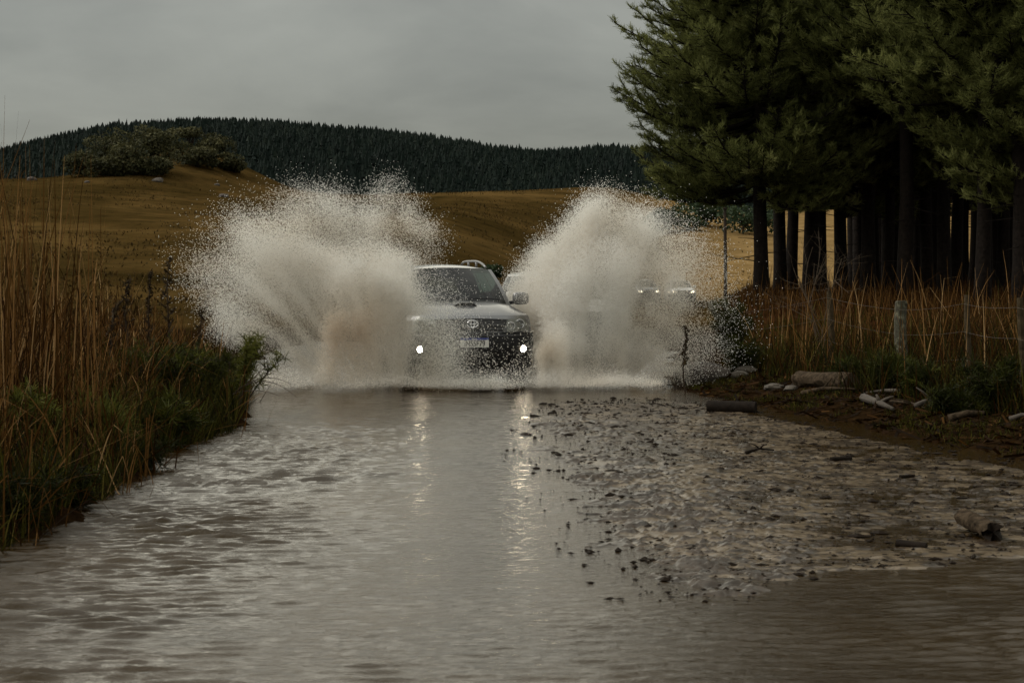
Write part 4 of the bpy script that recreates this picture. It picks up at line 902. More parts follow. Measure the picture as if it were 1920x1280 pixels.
def suv(name, paint, loc, rz, lamps, zs=1.0, detail=True, fog_lit=True, head_lit=False, rails=True):
    root = empty(name, loc, rz); root.scale = (1, 1, zs)
    LEN = 4.66; WY = [1.00, 3.75]; WR = 0.385
    # lower body, stacked plan outlines with wheel arches left open
    fa = np.linspace(-1, 1, 31); sv = np.arange(0.36, LEN - 0.12, 0.055)
    rowsP = []
    for z in ZL:
        w_ = wz(z); xf = fa * w_; yf = nose(xf, z)
        bul = 0.012 * np.sin(np.clip((sv - .3) / (LEN - .4), 0, 1) * pi)
        s0 = yf[-1]; svv = s0 + (sv - sv[0]) * (LEN - 0.13 - s0) / (sv[-1] - sv[0])
        R_ = np.stack([w_ + bul[1:], svv[1:], np.full(len(sv) - 1, z)], -1); Lf = R_[::-1] * [-1, 1, 1]
        ra = np.linspace(1, -1, 13); rear = np.stack([ra * (w_ - 0.03), LEN - 0.05 * np.abs(ra) ** 3 - 0.03 * (z > .9), np.full(13, z)], -1)
        rowsP.append(np.vstack([np.stack([xf, yf, np.full(31, z)], -1), R_, rear, Lf]))
    G = np.array(rowsP).transpose(1, 0, 2)                      # (around, level, 3)
    na, nl = G.shape[:2]; idx = np.arange(na * nl).reshape(na, nl); nxt = np.roll(idx, -1, 0)
    q = np.stack([idx[:, :-1], nxt[:, :-1], nxt[:, 1:], idx[:, 1:]], -1).reshape(-1, 4)
    Vb = G.reshape(-1, 3); C = Vb[q].mean(1)
    arch = np.zeros(len(q), bool)
    for wy in WY: arch |= (np.hypot(C[:, 1] - wy, C[:, 2] - 0.36) < WR + 0.075) & (np.abs(C[:, 0]) > 0.72)
    bm = MB(); bm.add(Vb, Q=q[~arch])
    # bonnet and wings
    a = np.linspace(-1, 1, 31)[:, None]; b_ = np.linspace(0, 1, 15)[None, :]
    x = a * 0.862 * np.ones_like(b_); y0 = nose(a * 0.862, 1.075); y1 = 1.10 + 0.24 * a ** 2
    y = y0 * (1 - b_) + y1 * b_
    zc = 1.075 + 0.185 * (1 - (1 - b_) ** 1.7); ze = 1.075 + 0.085 * b_ ** 0.9; z = ze + (zc - ze) * (1 - np.abs(a) ** 4.2)
    z = z + 0.012 * np.exp(-((np.abs(a) - 0.60) / 0.10) ** 2) * np.sin(pi * np.clip(b_, 0, 1))      # raised flutes
    z = z - 0.03 * np.exp(-b_ / 0.03) * (1 - np.abs(a) ** 4) * 0.5
    bm.grid(np.stack([x, y, z], -1))
    for sg in (0, -1):
        e_ = np.stack([x[sg], y[sg], z[sg]], -1); l_ = e_.copy(); l_[:, 2] = 1.073; bm.grid(np.stack([l_, e_], 1))
    # cabin shell columns: base point, top point
    cols = []; kind = []
    for k in np.linspace(-1, 1, 23):
        cols.append(((k * 0.80, 1.10 + 0.25 * k * k, 1.262 - 0.072 * abs(k) ** 2.4), (k * 0.625, 1.90 + 0.11 * k * k, 1.752 - 0.030 * k * k))); kind.append('f')
    sd = np.linspace(1.42, 4.46, 45)
    for v in sd: cols.append(((0.812, v, 1.180), (0.628, 2.06 + (v - 1.42) * (4.30 - 2.06) / 3.04, 1.715))); kind.append('s')
    for k in np.linspace(1, -1, 13)[1:-1]: cols.append(((k * 0.80, 4.60 - .05 * k * k, 1.10), (k * 0.62, 4.40 - .05 * k * k, 1.735))); kind.append('r')
    for v in sd[::-1]: cols.append(((-0.812, v, 1.180), (-0.628, 2.06 + (v - 1.42) * (4.30 - 2.06) / 3.04, 1.715))); kind.append('t')
    B0 = np.array([c[0] for c in cols]); B1 = np.array([c[1] for c in cols]); nc = len(cols)
    tt = np.linspace(0, 1, 12); P = B0[:, None] * (1 - tt)[None, :, None] + B1[:, None] * tt[None, :, None]
    ctr = np.array([0, 3.0, 0]); outd = P - ctr; outd[..., 2] = 0; outd /= np.linalg.norm(outd, axis=2)[..., None]
    P = P + outd * (0.035 * np.sin(pi * tt) )[None, :, None]
    idx = np.arange(nc * 12).reshape(nc, 12); nxt = np.roll(idx, -1, 0)
    q = np.stack([idx[:, :-1], nxt[:, :-1], nxt[:, 1:], idx[:, 1:]], -1); VP = P.reshape(-1, 3)
    tm = (tt[:-1] + tt[1:]) / 2
    win = {'windshield': [], 'side_window': [], 'rear_window': []}; body = []
    for i in range(nc):
        k0, k1 = kind[i], kind[(i + 1) % nc]
        for j in range(11):
            dst = body
            if k0 == 'f' and k1 == 'f' and 0.03 < tm[j] < 0.97 and 1 <= i <= 20: dst = win['windshield']
            elif k0 == k1 and k0 in 'st' and 0.06 < tm[j] < 0.88:
                v = (B0[i, 1] + B0[(i + 1) % nc, 1]) / 2
                if 1.55 < v < 2.52 or 2.62 < v < 3.45 or 3.56 < v < 4.30: dst = win['side_window']
            elif k0 == 'r' and k1 == 'r' and 0.15 < tm[j] < 0.85: dst = win['rear_window']
            dst.append(q[i, j])
    bm.add(VP, Q=np.array(body))
    # shoulder strip between the flank and the cabin
    for sg in (1, -1):
        vv = np.linspace(1.34, 4.52, 40); S0 = np.stack([np.full(40, sg * 0.868), vv, np.full(40, 1.072)], -1); S1 = np.stack([np.full(40, sg * 0.812), vv + .02, np.full(40, 1.182)], -1)
        bm.grid(np.stack([S0, (S0 + S1) / 2 + [sg * .006, 0, .010], S1], 1))
    bm.grid(np.stack([np.stack([np.linspace(-.86, .86, 9), np.full(9, 4.6), np.full(9, 1.07)], -1), np.stack([np.linspace(-.80, .80, 9), np.full(9, 4.58), np.full(9, 1.11)], -1)], 1))
    # roof
    a = np.linspace(-1, 1, 23)[:, None]; b_ = np.linspace(0, 1, 17)[None, :]
    ye = 1.90 + 0.11 * a ** 2; y = ye * (1 - b_) + (4.40 - .05 * a * a) * b_
    x = a * (0.625 + 0.0 * b_); z = (1.752 - 0.030 * a ** 2) - 0.01 * b_ * (1 - a * a) + 0.060 * (1 - np.abs(a) ** 2.6) * np.sin(pi * np.clip(b_, 0, 1)) ** 0.55
    bm.grid(np.stack([x, y, z], -1))
    bm.build('body', paint, root, smooth=True, sharp=38)
    wm = MB(); wv = np.concatenate([np.array(win['windshield'])]); wm.add(VP + outd.reshape(-1, 3) * -0.004, Q=wv); wm.build('windshield', M_glass, root, smooth=True)
    for nm in ('side_window', 'rear_window'):
        qs = np.array(win[nm]); xc = VP[qs].mean(1)[:, 0]
        for m_ in ((xc > 0, xc <= 0) if nm == 'side_window' else (xc > -9,)):
            wm = MB(); wm.add(VP + outd.reshape(-1, 3) * -0.004, Q=qs[m_]); wm.build(nm, M_glass, root, smooth=True)
    # a patch lying on the nose: top and bottom curves in x
    def patch(nm, mat, xs_, zb, zt, off, thk=0.03, par=root, nz_=8, rough=0.0):
        xs_ = np.array(xs_); zb = np.broadcast_to(zb, xs_.shape); zt = np.broadcast_to(zt, xs_.shape); t = np.linspace(0, 1, nz_)
        Z = zb[:, None] * (1 - t) + zt[:, None] * t; X_ = np.broadcast_to(xs_[:, None], Z.shape); Y_ = nose(X_, Z) - off
        m = MB(); F_ = np.stack([X_, Y_, Z], -1); Bk = F_ + [0, thk, 0]
        m.grid(F_); ring = np.vstack([F_[:, 0], F_[-1, 1:], F_[::-1, -1][1:], F_[0, ::-1][1:-1]]); rb = ring + [0, thk, 0]
        m.grid(np.stack([np.vstack([ring, ring[:1]]), np.vstack([rb, rb[:1]])], 1))
        return m.build(nm, mat, par, smooth=True, sharp=40)
    # bumper, black, wrapping round to the arches
    bx = np.linspace(-0.905, 0.905, 41)
    bp_ = patch('bumper', M_black, bx, 0.325, 0.835, 0.016, 0.05)
    for sg in (1, -1):
        sides = MB()
        vv = np.linspace(0.30, 0.58, 6); zz = np.linspace(0.335, 0.835, 6)
        Vv, Zz = np.meshgrid(vv, zz, indexing='ij'); Xs = sg * (wz(Zz) + 0.014); sides.grid(np.stack([Xs, Vv, Zz], -1))
        sides.build('bumper_end', M_black, bp_, smooth=True)
    patch('air_intake', M_trim, np.linspace(-.50, .50, 15), 0.415, 0.545, 0.024, 0.02, bp_)
    for zz in (0.445, 0.48, 0.515): patch('intake_bar', M_black, np.linspace(-.49, .49, 13), zz - .006, zz + .006, 0.034, 0.01, bp_, 3)
    patch('bumper_lip', M_trim, np.linspace(-.80, .80, 31), 0.785, 0.812, 0.026, 0.012, bp_, 3)
    # underside
    um = MB(); um.box((0, 2.4, 0.36), (1.5, 4.3, 0.08)); um.box((0, 0.62, 0.27), (1.15, 0.9, 0.12)); um.build('floor_pan', M_trim, root)
    # grille
    gx = np.linspace(-0.50, 0.50, 23); gr_ = patch('grille', M_trim, gx, 0.845 + 0.0 * gx, 1.030 - 0.02 * (gx / .5) ** 2, 0.006, 0.03)
    for zz, hh in ((0.885, .007), (0.945, .012)): patch('grille_bar', M_gbar, np.linspace(-.46, .46, 19), zz - hh, zz + hh, 0.022, 0.016, gr_, 3)
    patch('bonnet_lip', paint, np.linspace(-0.53, 0.53, 23), 1.034 - 0.02 * (np.linspace(-1, 1, 23)) ** 2, 1.072 - 0.012 * (np.linspace(-1, 1, 23)) ** 2, 0.020, 0.03)
    if detail:
        em = MB(); ec = np.array([0, float(nose(0, .955)) - 0.045, 0.957]); th = np.linspace(0, 2 * pi, 37)
        def ell(cx, cz, ax, az, r): em.tube(np.stack([ec[0] + cx + ax * np.cos(th), np.full(37, ec[1]), ec[2] + cz + az * np.sin(th)], -1), r, 7, caps=False)
        ell(0, 0, .078, .050, .0085); ell(0, 0.0, .026, .046, .0065); ell(0, .022, .060, .022, .0065)
        em.build('emblem', M_chrome, root, smooth=True)
    # head lamps
    for sg in (1, -1):
        hx = np.array([.425, .47, .52, .58, .64, .70, .75, .79, .825, .85]); 
        zt_ = np.array([.875, .945, 1.015, 1.030, 1.045, 1.058, 1.058, 1.02, .955, .90]); zb_ = np.array([.845, .845, .845, .846, .848, .851, .854, .858, .864, .872])
        if sg < 0: hx = -hx[::-1]; zt_ = zt_[::-1]; zb_ = zb_[::-1]
        hl = patch('headlight', M_refl if detail else M_refl, hx, zb_, zt_, 0.004, 0.03)
        for (cx, cz, r) in ((.70, .955, .062), (.56, .925, .054)):
            m = MB(); c = np.array([sg * cx, float(nose(cx, cz)) - 0.010, cz]); rr = np.linspace(0, 1, 7); ph = np.arange(20) * 2 * pi / 20
            Pp = np.stack([c[0] + r * rr[None] * np.cos(ph)[:, None], c[1] - 0.022 + 0.05 * (1 - rr[None] ** 2) + 0 * ph[:, None] - 0.006, c[2] + r * rr[None] * np.sin(ph)[:, None]], -1)
            m.grid(Pp, closed_u=True); m.tube(np.stack([c[0] + r * np.cos(np.append(ph, 0)), np.full(21, c[1] - .028), c[2] + r * np.sin(np.append(ph, 0))], -1), 0.005, 5, caps=False)
            m.build('lamp_bowl', M_chrome if not head_lit else M_bulbfar, hl, smooth=True)
        patch('lens', M_lens, hx, zb_, zt_, 0.045, 0.04, hl)
        # fog lamp, lit
        m = MB(); c = np.array([sg * .735, float(nose(.735, .605)) - 0.028, .605]); ph = np.arange(21) * 2 * pi / 20
        m.tube(np.stack([c[0] + .056 * np.cos(ph), np.full(21, c[1]), c[2] + .056 * np.sin(ph)], -1), 0.014, 7, caps=False); fl = m.build('fog_lamp', M_trim, root, smooth=True)
        rr = np.linspace(0, 1, 6); m = MB(); m.grid(np.stack([c[0] + .043 * rr[None] * np.cos(ph[:-1])[:, None], c[1] - 0.012 * (1 - rr[None] ** 2) + 0 * ph[:-1, None], c[2] + .043 * rr[None] * np.sin(ph[:-1])[:, None]], -1), closed_u=True)
        m.build('bulb', lamps if fog_lit else M_refl, fl, smooth=True)
        # mirror
        m = MB(); m.box((sg * 0.985, 1.545, 1.295), (0.245, 0.12, 0.185), bev=0.55); mi_ = m.build('mirror', paint, root, smooth=True)
        m = MB(); m.tube([(sg * .80, 1.60, 1.225), (sg * .86, 1.585, 1.235), (sg * .92, 1.56, 1.25)], [.028, .026, .03], 8); m.build('mirror_arm', M_trim, mi_, smooth=True)
        m = MB(); m.box((sg * 0.985, 1.612, 1.295), (0.20, 0.006, 0.145)); m.build('mirror_glass', M_chrome, mi_)
        if rails:
            s = np.linspace(0, 1, 15); m = MB()
            yy = 2.08 + s * 2.3; zz = 1.757 + 0.098 * np.where(s < .5, 1 - np.abs(2 * s - 1) ** 2.6, 1 - np.abs(2 * s - 1) ** 7) ; m.tube(np.stack([np.full(15, sg * .555), yy, zz], -1), 0.017, 8); 
            for yb in (2.9, 3.6): m.tube([(sg * .555, yb, 1.76), (sg * .555, yb, 1.845)], [.020, .016], 7)
            m.build('roof_rail', M_trim if not detail else M_rail, root, smooth=True)
    # wheels and arches
    th = np.linspace(0, 2 * pi, 41)
    for wy in WY:
        for sg in (1, -1):
            prof = np.array([[.23, -.115], [.30, -.125], [.355, -.12], [.38, -.09], [.385, 0], [.38, .09], [.355, .12], [.30, .125], [.23, .115]])
            Pt = np.stack([sg * .775 + prof[None, :, 1] + 0 * th[:, None], wy + prof[None, :, 0] * np.cos(th)[:, None], .385 + prof[None, :, 0] * np.sin(th)[:, None]], -1)
            m = MB(); m.grid(Pt); wheel = m.build('wheel', M_tyre, root, smooth=True)
            m = MB(); dep = np.array([[.232, .10], [.215, .09], [.20, .05], [.19, -.02], [0.0, -.03]])
            m.grid(np.stack([sg * (.775 + dep[None, :, 1]) + 0 * th[:, None], wy + dep[None, :, 0] * np.cos(th)[:, None], .385 + dep[None, :, 0] * np.sin(th)[:, None]], -1))
            for k in range(6):
                an = k * pi / 3; m.tube([(sg * .85, wy, .385), (sg * .865, wy + .12 * cos(an), .385 + .12 * sin(an)), (sg * .86, wy + .21 * cos(an), .385 + .21 * sin(an))], [.04, .026, .03], 7)
            m.tube([(sg * .84, wy, .385), (sg * .885, wy, .385)], [.05, .04], 12); m.build('rim', M_alloy, wheel, smooth=True, sharp=40)
            aa = np.linspace(-0.04, pi + 0.04, 25); m = MB()
            r0_, r1_ = WR + .03, WR + .115
            Z0 = .36 + r0_ * np.sin(aa); Z1 = np.minimum(.36 + r1_ * np.sin(aa), 1.04)
            Y0 = wy + r0_ * np.cos(aa); Y1 = wy + r1_ * np.cos(aa)
            Gp = np.stack([np.stack([np.full(25, sg * .70), Y0, Z0], -1), np.stack([sg * (wz(Z0) + .018), Y0, Z0], -1), np.stack([sg * (wz(Z1) + .018), Y1, Z1], -1), np.stack([sg * (wz(Z1) - .01), Y1, Z1], -1)], 1)
            m.grid(Gp); m.build('wheel_arch', paint if detail else M_trim, root, smooth=True, sharp=40)
    if detail:
        # bonnet air scoop
        a = np.linspace(-1, 1, 13)[:, None]; b_ = np.linspace(0, 1, 8)[None, :]
        hz_ = lambda y: 1.075 + 0.185 * (1 - (1 - np.clip((y - .17) / .95, 0, 1)) ** 1.7)
        yy = 0.62 + 0.40 * b_ + 0 * a; xx = a * (0.17 - 0.02 * b_); zz = hz_(yy) + 0.050 * (1 - np.abs(a) ** 4) * (1 - b_ ** 1.6) + 0.002
        m = MB(); m.grid(np.stack([xx, yy, zz], -1)); sc_ = m.build('bonnet_scoop', paint, root, smooth=True)
        m = MB(); xs_ = np.linspace(-.155, .155, 9); m.grid(np.stack([np.stack([xs_, np.full(9, .635), hz_(np.full(9, .63)) + .003], -1), np.stack([xs_ * .97, np.full(9, .633), hz_(np.full(9, .63)) + .042 * (1 - (np.abs(xs_) / .165) ** 4)], -1)], 1)); m.build('scoop_mouth', M_trim, sc_)
        # wipers and cowl
        m = MB(); k = np.linspace(-.97, .97, 21); m.grid(np.stack([np.stack([k * .80, 1.06 + .25 * k * k, 1.268 - .072 * np.abs(k) ** 2.4], -1), np.stack([k * .79, 1.13 + .25 * k * k, 1.276 - .072 * np.abs(k) ** 2.4], -1)], 1)); m.build('cowl', M_trim, root)
        for x0, x1 in ((-.62, .02), (.02, .62)):
            s = np.linspace(0, 1, 9); xx = x0 + (x1 - x0) * s; m = MB(); m.tube(np.stack([xx, 1.085 + .25 * (xx / .8) ** 2 + .03 * s, 1.292 - .072 * np.abs(xx / .8) ** 2.4 + .03 * s], -1), [.010] * 9, 5); m.build('wiper', M_trim, root)
        # number plate
        py = float(nose(0, .70)) - 0.046; m = MB(); m.box((0.012, py + .006, .700), (.405, .010, .132)); pt = m.build('number_plate', M_plate, root)
        m = MB(); m.box((0.012, py - .0015, .751), (.401, .005, .030)); m.build('plate_band', M_plblue, pt)
        def text(s_, size, c, mat, sx=1.0):
            cu = bpy.data.curves.new('lettering', 'FONT'); cu.body = s_; cu.size = size; cu.align_x = 'CENTER'; cu.align_y = 'CENTER'; cu.extrude = 0.0015; cu.offset = 0.0016 if size > .05 else 0.0
            t_ = bpy.data.objects.new('lettering', cu); COL.objects.link(t_); bpy.context.view_layer.update()
            me = bpy.data.meshes.new_from_object(t_.evaluated_get(bpy.context.evaluated_depsgraph_get())); bpy.data.objects.remove(t_); bpy.data.curves.remove(cu)
            me.materials.clear(); me.materials.append(mat); o_ = bpy.data.objects.new('lettering', me); COL.objects.link(o_); o_.parent = pt
            o_.rotation_euler = (R(90), 0, 0); o_.location = c; o_.scale = (sx, 1, 1); return o_
        text('INS5F79', 0.112, (0.012, py - .002, .683), M_ink, 0.78); text('BRASIL', 0.026, (0.012, py - .0055, .751), M_plate)
        # cabin
        sm = MB()
        for sx in (-.37, .37):
            sm.box((sx, 2.72, 1.02), (.50, .16, .70), bev=.5); sm.box((sx, 2.66, .72), (.50, .55, .2), bev=.5); sm.box((sx, 2.76, 1.47), (.27, .10, .20), bev=.6)
        sm.box((0, 3.65, 1.0), (1.3, .18, .7), bev=.5); sm.build('seats', M_cabin, root, smooth=True)
        m = MB(); m.box((0, 1.68, 1.03), (1.42, .62, .24), bev=.5); m.build('dashboard', M_trim, root, smooth=True)
        m = MB(); m.tube(np.stack([.37 + .185 * np.cos(th), 2.06 + .07 * np.sin(th), 1.20 + .17 * np.sin(th)], -1), .016, 7, caps=False); m.tube([(.20, 2.06, 1.20), (.54, 2.06, 1.20)], .02, 6); m.build('steering_wheel', M_trim, root, smooth=True)
        m = MB(); m.box((0.0, 2.02, 1.62), (.22, .03, .07), bev=.5); m.build('inner_mirror', M_trim, root, smooth=True)
    return root

YAW = R(11)
lead_car = suv('suv', M_silver, (-0.545, 27.86, -0.07), YAW, M_bulb)
tag(lead_car, 'silver SUV with lit fog lamps driving through the flood inside its own spray', 'car')
follow = suv('station_wagon', M_white, (1.22, 36.2, -0.10), R(9), M_bulb, zs=0.98, detail=False, fog_lit=False, rails=False)
tag(follow, 'white car following close behind the silver SUV, nearly lost in the spray', 'car')
def far_car(xp, D, mat, lab):
    X = (xp - 960) * D / FPX; c = suv('station_wagon', mat, (X, D, ground_z(X, D) - 0.03), R(3), M_bulb, detail=False, fog_lit=False, head_lit=True, rails=False)
    return tag(c, lab, 'car', 'cars waiting far beyond the flood')
far_car(1282, 142, M_white, 'far white topped car with its headlights on, nearer the thin pole')
far_car(1217, 146, M_dgrey, 'far dark car with its headlights on, deeper inside the spray')
# ------------------------------------------------------------------ spray thrown up by the car
M_drop, nt, b, o = mat_new('muddy_spray')
at_ = nt.nodes.new('ShaderNodeAttribute'); at_.attribute_name = 'rnd'
r1 = ramp(nt, [(0.0, (0.92, 0.915, 0.89)), (0.5, (0.84, 0.79, 0.71)), (1.0, (0.60, 0.44, 0.29))]); nt.links.new(at_.outputs['Fac'], r1.inputs[0])
nt.links.new(r1.outputs[0], b.inputs['Base Color']); b.inputs['Roughness'].default_value = 0.35; b.inputs['Specular IOR Level'].default_value = 0.5
tr_ = nt.nodes.new('ShaderNodeBsdfTranslucent'); nt.links.new(r1.outputs[0], tr_.inputs['Color'])
ms = nt.nodes.new('ShaderNodeMixShader'); ms.inputs[0].default_value = 0.55; nt.links.new(b.outputs[0], ms.inputs[1]); nt.links.new(tr_.outputs[0], ms.inputs[2]); nt.links.new(ms.outputs[0], o.inputs['Surface'])

def droplets(name, P, r, mud, rng):
    """each droplet a small tetrahedral bead, turned at random"""
    n = len(P); tet = np.array([[1, 1, 1], [1, -1, -1], [-1, 1, -1], [-1, -1, 1]], np.float32) / 1.732
    q = rng.normal(size=(n, 4)).astype(np.float32); q /= np.linalg.norm(q, axis=1)[:, None]; w_, x, y, z = q.T
    Rm = np.stack([1 - 2 * (y * y + z * z), 2 * (x * y - z * w_), 2 * (x * z + y * w_), 2 * (x * y + z * w_), 1 - 2 * (x * x + z * z), 2 * (y * z - x * w_), 2 * (x * z - y * w_), 2 * (y * z + x * w_), 1 - 2 * (x * x + y * y)], -1).reshape(n, 3, 3)
    V = np.einsum('nij,kj->nki', Rm, tet) * r[:, None, None] + P[:, None]
    F = (np.arange(n) * 4)[:, None, None] + np.array([[0, 1, 2], [0, 3, 1], [0, 2, 3], [1, 3, 2]])[None]
    return mk(name, V.reshape(-1, 3), [F.reshape(-1, 3)], M_drop, attrs={'rnd': np.repeat(mud, 4)})

def plume(n, tips, base, D0, dD, rng, spread=0.16, power=0.8, jets=70, mud_shade=None, fill=0.5, rmin=0.0024, edge=1.0):
    """n droplets thrown along ballistic jets from the base line to the tip line (photo pixels at distance D)"""
    T = np.array(tips, float); B = np.array(base, float)
    uj = np.sort(rng.uniform(0, 1, jets)); lj = rng.uniform(0.72, 1.06, jets) ; wj = rng.gamma(0.9, 0.5, jets) + 0.05; wj /= wj.sum(); dj = rng.normal(0, 1, jets)
    j = rng.choice(jets, n, p=wj)
    free = rng.random(n) < fill
    u = np.where(free, rng.uniform(0, 1, n), uj[j] + rng.normal(0, 0.007, n)); u = np.clip(u, 0, 1)
    ti = np.interp(u * (len(T) - 1), np.arange(len(T)), T[:, 0]), np.interp(u * (len(T) - 1), np.arange(len(T)), T[:, 1]), np.interp(u * (len(T) - 1), np.arange(len(T)), T[:, 2] if T.shape[1] > 2 else np.zeros(len(T)))
    bi = np.interp(u * (len(B) - 1), np.arange(len(B)), B[:, 0]), np.interp(u * (len(B) - 1), np.arange(len(B)), B[:, 1])
    s = rng.uniform(0, 1, n) ** power
    L_ = np.where(free, rng.uniform(0.70, 1.0, n), lj[j]); st = s * L_
    D = D0 + dD * np.where(free, rng.normal(0, 1, n), dj[j] * 0.7 + rng.normal(0, 0.4, n)) * (0.35 + 0.65 * st) + ti[2] * st
    rise = 1 - (1 - st) ** 1.45
    x = bi[0] + (ti[0] - bi[0]) * st; y = bi[1] + (ti[1] - bi[1]) * rise
    sg = spread * (0.25 + 0.9 * st ** 2) * 130
    x = x + rng.normal(0, 1, n) * sg; y = y + rng.normal(0, 1, n) * sg * 0.9
    P = np.stack([(x - 960) * D / FPX, D, CAMH - (y - HZ) * D / FPX], -1)
    # break the cloud into denser and thinner swirls
    dn = fbm(P[:, 0] * 1.7 + P[:, 1], P[:, 2] * 1.7 - P[:, 1] * .6, int(rng.integers(1000)), 4)
    keep = (P[:, 2] > 0.0) & (rng.random(n) < np.clip(0.25 + 2.6 * (dn - 0.30), 0.12, 1))
    P = P[keep]; st = st[keep]; dn = dn[keep]; m_ = len(P)
    out_ = sstep(0.62, 1.0, st)
    r = rmin + rng.gamma(1.5, 0.0008, m_) * (1 + 1.3 * out_ * edge); r = np.clip(r, 0, 0.0078)
    mud = 0.08 + 0.30 * (fbm(P[:, 0] * 0.9 + 3, P[:, 2] * 0.7 + P[:, 1] * .4, 55, 3) - 0.35) * 2 - 0.25 * out_ + 0.10 * sstep(0.7, 0.1, P[:, 2])
    if mud_shade is not None:  # brown patches for muddy water and for painted shading in the hollow
        for (cx, cy, rx, ry, am) in mud_shade:
            xp = 960 + P[:, 0] / P[:, 1] * FPX; yp = HZ - (P[:, 2] - CAMH) / P[:, 1] * FPX
            mud = mud + am * np.exp(-((xp - cx) / rx) ** 2 - ((yp - cy) / ry) ** 2)
    return P, r, np.clip(mud + rng.normal(0, 0.06, m_), 0, 1)

def join(name, parts, rng, lab, cat, grp):
    P = np.concatenate([p[0] for p in parts]).astype(np.float32); r = np.concatenate([p[1] for p in parts]).astype(np.float32); m = np.concatenate([p[2] for p in parts])
    k = P[:, 2] > 0
    o = droplets(name, P[k], r[k], m[k], rng); print(name, len(P)); return tag(o, lab, cat, grp, 'stuff')

rng = np.random.default_rng(101)
# plume on the shrub side: a wide low fan, two thin heads behind it, a veil across part of the bonnet
tipsA = [(385, 640, .6), (380, 560, .6), (388, 500, .5), (420, 462, .5), (460, 450, .5), (510, 448, .5), (560, 448, .4), (620, 452, .3), (680, 452, .3), (730, 462, .2), (765, 490, .1)]
bA = [(600, 722), (660, 722), (720, 722), (765, 715)]
A1 = plume(560000, tipsA, bA, 28.7, 0.5, rng, 0.12, 0.72, 100, [(660, 620, 100, 90, .35)], 0.34)  # brown patch darkens the plume's hollow as painted shading
A0 = plume(70000, [(345, 540, .6), (350, 460, .5), (390, 425, .5), (440, 402, .5), (490, 390, .5), (540, 390, .5)], [(520, 640), (600, 640)], 28.9, 0.5, rng, 0.20, 0.55, 70, None, 0.5, 0.0034, 1.6)
A2 = plume(75000, [(525, 376, .5), (560, 360, .5), (600, 356, .5), (640, 372, .5), (668, 400, .5)], [(600, 620), (690, 620)], 30.3, 0.45, rng, 0.17, 0.7, 90, None, 0.35, 0.0026, 1.2)
A3 = plume(110000, [(684, 400, .3), (708, 355, .3), (735, 336, .3), (758, 352, .3), (790, 405, .3), (840, 452, .3)], [(700, 620), (760, 620)], 30.0, 0.4, rng, 0.12, 0.75, 90, None, 0.3, 0.0026, 1.2)
A4 = plume(150000, [(640, 475), (685, 480), (720, 500), (750, 520), (790, 560)], [(590, 722), (680, 722), (760, 722)], 26.95, 0.16, rng, 0.16, 0.85, 70, [(650, 620, 110, 80, .45)])  # muddy brown here also paints the shaded hollow
A5 = plume(64000, [(740, 470), (785, 495), (820, 535), (846, 580), (862, 630), (866, 665)], [(690, 690), (760, 712), (830, 722)], 26.9, 0.14, rng, 0.26, 0.95, 50, None, 0.7, 0.0026)
A6 = plume(20000, [(470, 698), (520, 690), (600, 692), (700, 698), (780, 700), (860, 704)], [(480, 725), (860, 725)], 27.1, 0.3, rng, 0.11, 0.9, 80, None, 0.95, 0.0022, 0.3)
join('spray_plume', [A0, A1, A2, A3, A4, A5, A6], rng, 'broad ragged plume of muddy spray fanning from the SUV toward the leaning green shrub', 'splash', 'plumes of spray beside the SUV')
# plume on the pine side: one tall steep head, thinning out toward the fence
tipsB = [(1000, 520, .3), (1030, 470, .2), (1058, 430, .2), (1084, 398, .2), (1110, 372, .3), (1136, 362, .3), (1165, 382, .3), (1196, 402, .3), (1230, 425, .3), (1262, 460, .3), (1285, 510, .3), (1296, 570, .2), (1290, 640, 0)]
B1 = plume(520000, tipsB, [(1040, 722), (1070, 722), (1100, 722), (1130, 722), (1170, 722)], 28.7, 0.42, rng, 0.10, 0.72, 100, [(1120, 450, 50, 70, .14), (1045, 640, 30, 60, .35), (1070, 560, 70, 60, .14)], 0.34)
B0 = plume(70000, [(955, 545, .6), (985, 495, .5), (1020, 455, .4), (1055, 415, .4), (1085, 380, .3), (1112, 352, .3), (1134, 344, .3), (1160, 356, .3), (1196, 372, .3), (1240, 392, .3), (1288, 420, .3), (1330, 460, .3)], [(1050, 640), (1180, 640)], 28.9, 0.45, rng, 0.15, 0.5, 80, None, 0.5, 0.003, 1.5)
B2 = plume(210000, [(1030, 560), (1060, 500), (1100, 450), (1150, 450), (1190, 490)], [(1050, 722), (1170, 722)], 27.9, 0.25, rng, 0.2, 0.85, 60, None, 0.6)
B3 = plume(52000, [(1300, 430), (1330, 470), (1352, 520), (1366, 580), (1362, 650), (1330, 690)], [(1170, 690), (1250, 712)], 28.0, 0.35, rng, 0.30, 0.55, 50, None, 0.8, 0.0034, 1.3)
B4 = plume(20000, [(1010, 700), (1060, 690), (1140, 696), (1200, 704), (1240, 712)], [(1000, 725), (1230, 725)], 27.1, 0.3, rng, 0.11, 0.9, 80, None, 0.95, 0.0022, 0.3)
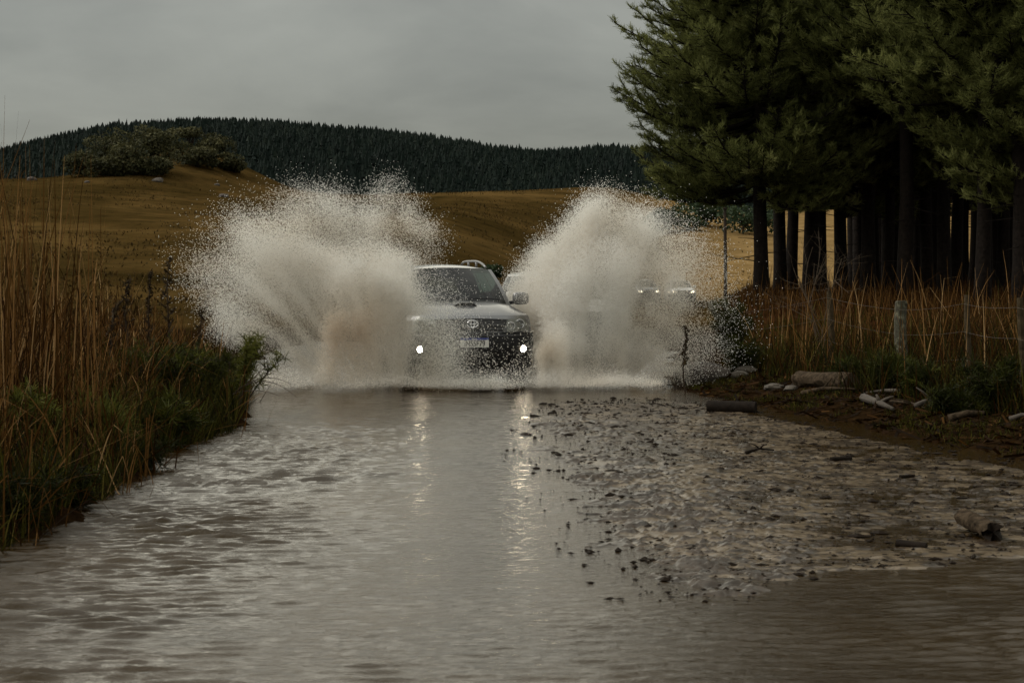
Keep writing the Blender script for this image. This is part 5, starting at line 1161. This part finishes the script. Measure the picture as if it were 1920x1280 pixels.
B5 = plume(40000, [(1010, 640), (1030, 610), (1060, 600)], [(1012, 722), (1060, 722)], 27.2, 0.12, rng, 0.12, 0.9, 40, [(1030, 660, 40, 50, .4)], 0.8)
B7 = plume(260000, [(925, 610, 0), (942, 570, 0), (962, 528, 0), (990, 488, 0), (1022, 455, 0)], [(1000, 722), (1020, 722), (1060, 722)], 30.6, 0.4, rng, 0.10, 0.9, 60, [(1040, 620, 40, 70, .3)], 0.7)
B8 = plume(90000, [(955, 545, 0), (968, 515, 0), (985, 492, 0), (1008, 470, 0), (1035, 450, 0)], [(985, 620), (1050, 620)], 31.6, 0.3, rng, 0.09, 0.8, 60, None, 0.8)
join('spray_plume', [B0, B1, B2, B3, B4, B5, B7, B8], rng, 'tall steep plume of pale spray rising beside the SUV wing mirror toward the pines', 'splash', 'plumes of spray beside the SUV')
# single droplets flung across the front of the car
n = 3000; x = rng.uniform(830, 1005, n); y = 724 - 130 * rng.beta(1.2, 1.8, n); D = rng.uniform(26.9, 27.45, n)
k = rng.random(n) < np.clip(0.30 + 0.9 * sstep(650, 715, y) + 0.6 * sstep(900, 850, x), 0, 1); x, y, D = x[k], y[k], D[k]; k = ~((x > 872) & (x < 922) & (y > 630) & (y < 655) & (rng.random(len(x)) < .8)); x, y, D = x[k], y[k], D[k]
C1 = (np.stack([(x - 960) * D / FPX, D, CAMH - (y - HZ) * D / FPX], -1), np.clip(rng.gamma(2.0, 0.0022, len(x)) + 0.002, 0, .011), rng.uniform(0, 0.45, len(x)))
C2 = plume(14000, [(850, 690), (900, 702), (950, 704), (1000, 694)], [(850, 725), (1005, 725)], 26.9, 0.12, rng, 0.09, 0.9, 40, None, 0.9, 0.0022, 0.5)
C3 = plume(42000, [(470, 704), (540, 712), (600, 700), (690, 712), (760, 704), (830, 714), (900, 709), (970, 714), (1040, 702), (1130, 712), (1180, 704), (1240, 714)], [(470, 724), (620, 729), (760, 724), (900, 730), (1050, 725), (1240, 722)], 26.75, 0.22, rng, 0.06, 1.0, 120, None, 1.0, 0.0024, 0.2)
join('spray_droplets', [C1, C2, C3], rng, 'low mist and bright droplets flying along the waterline before the black bumper', 'splash', None)
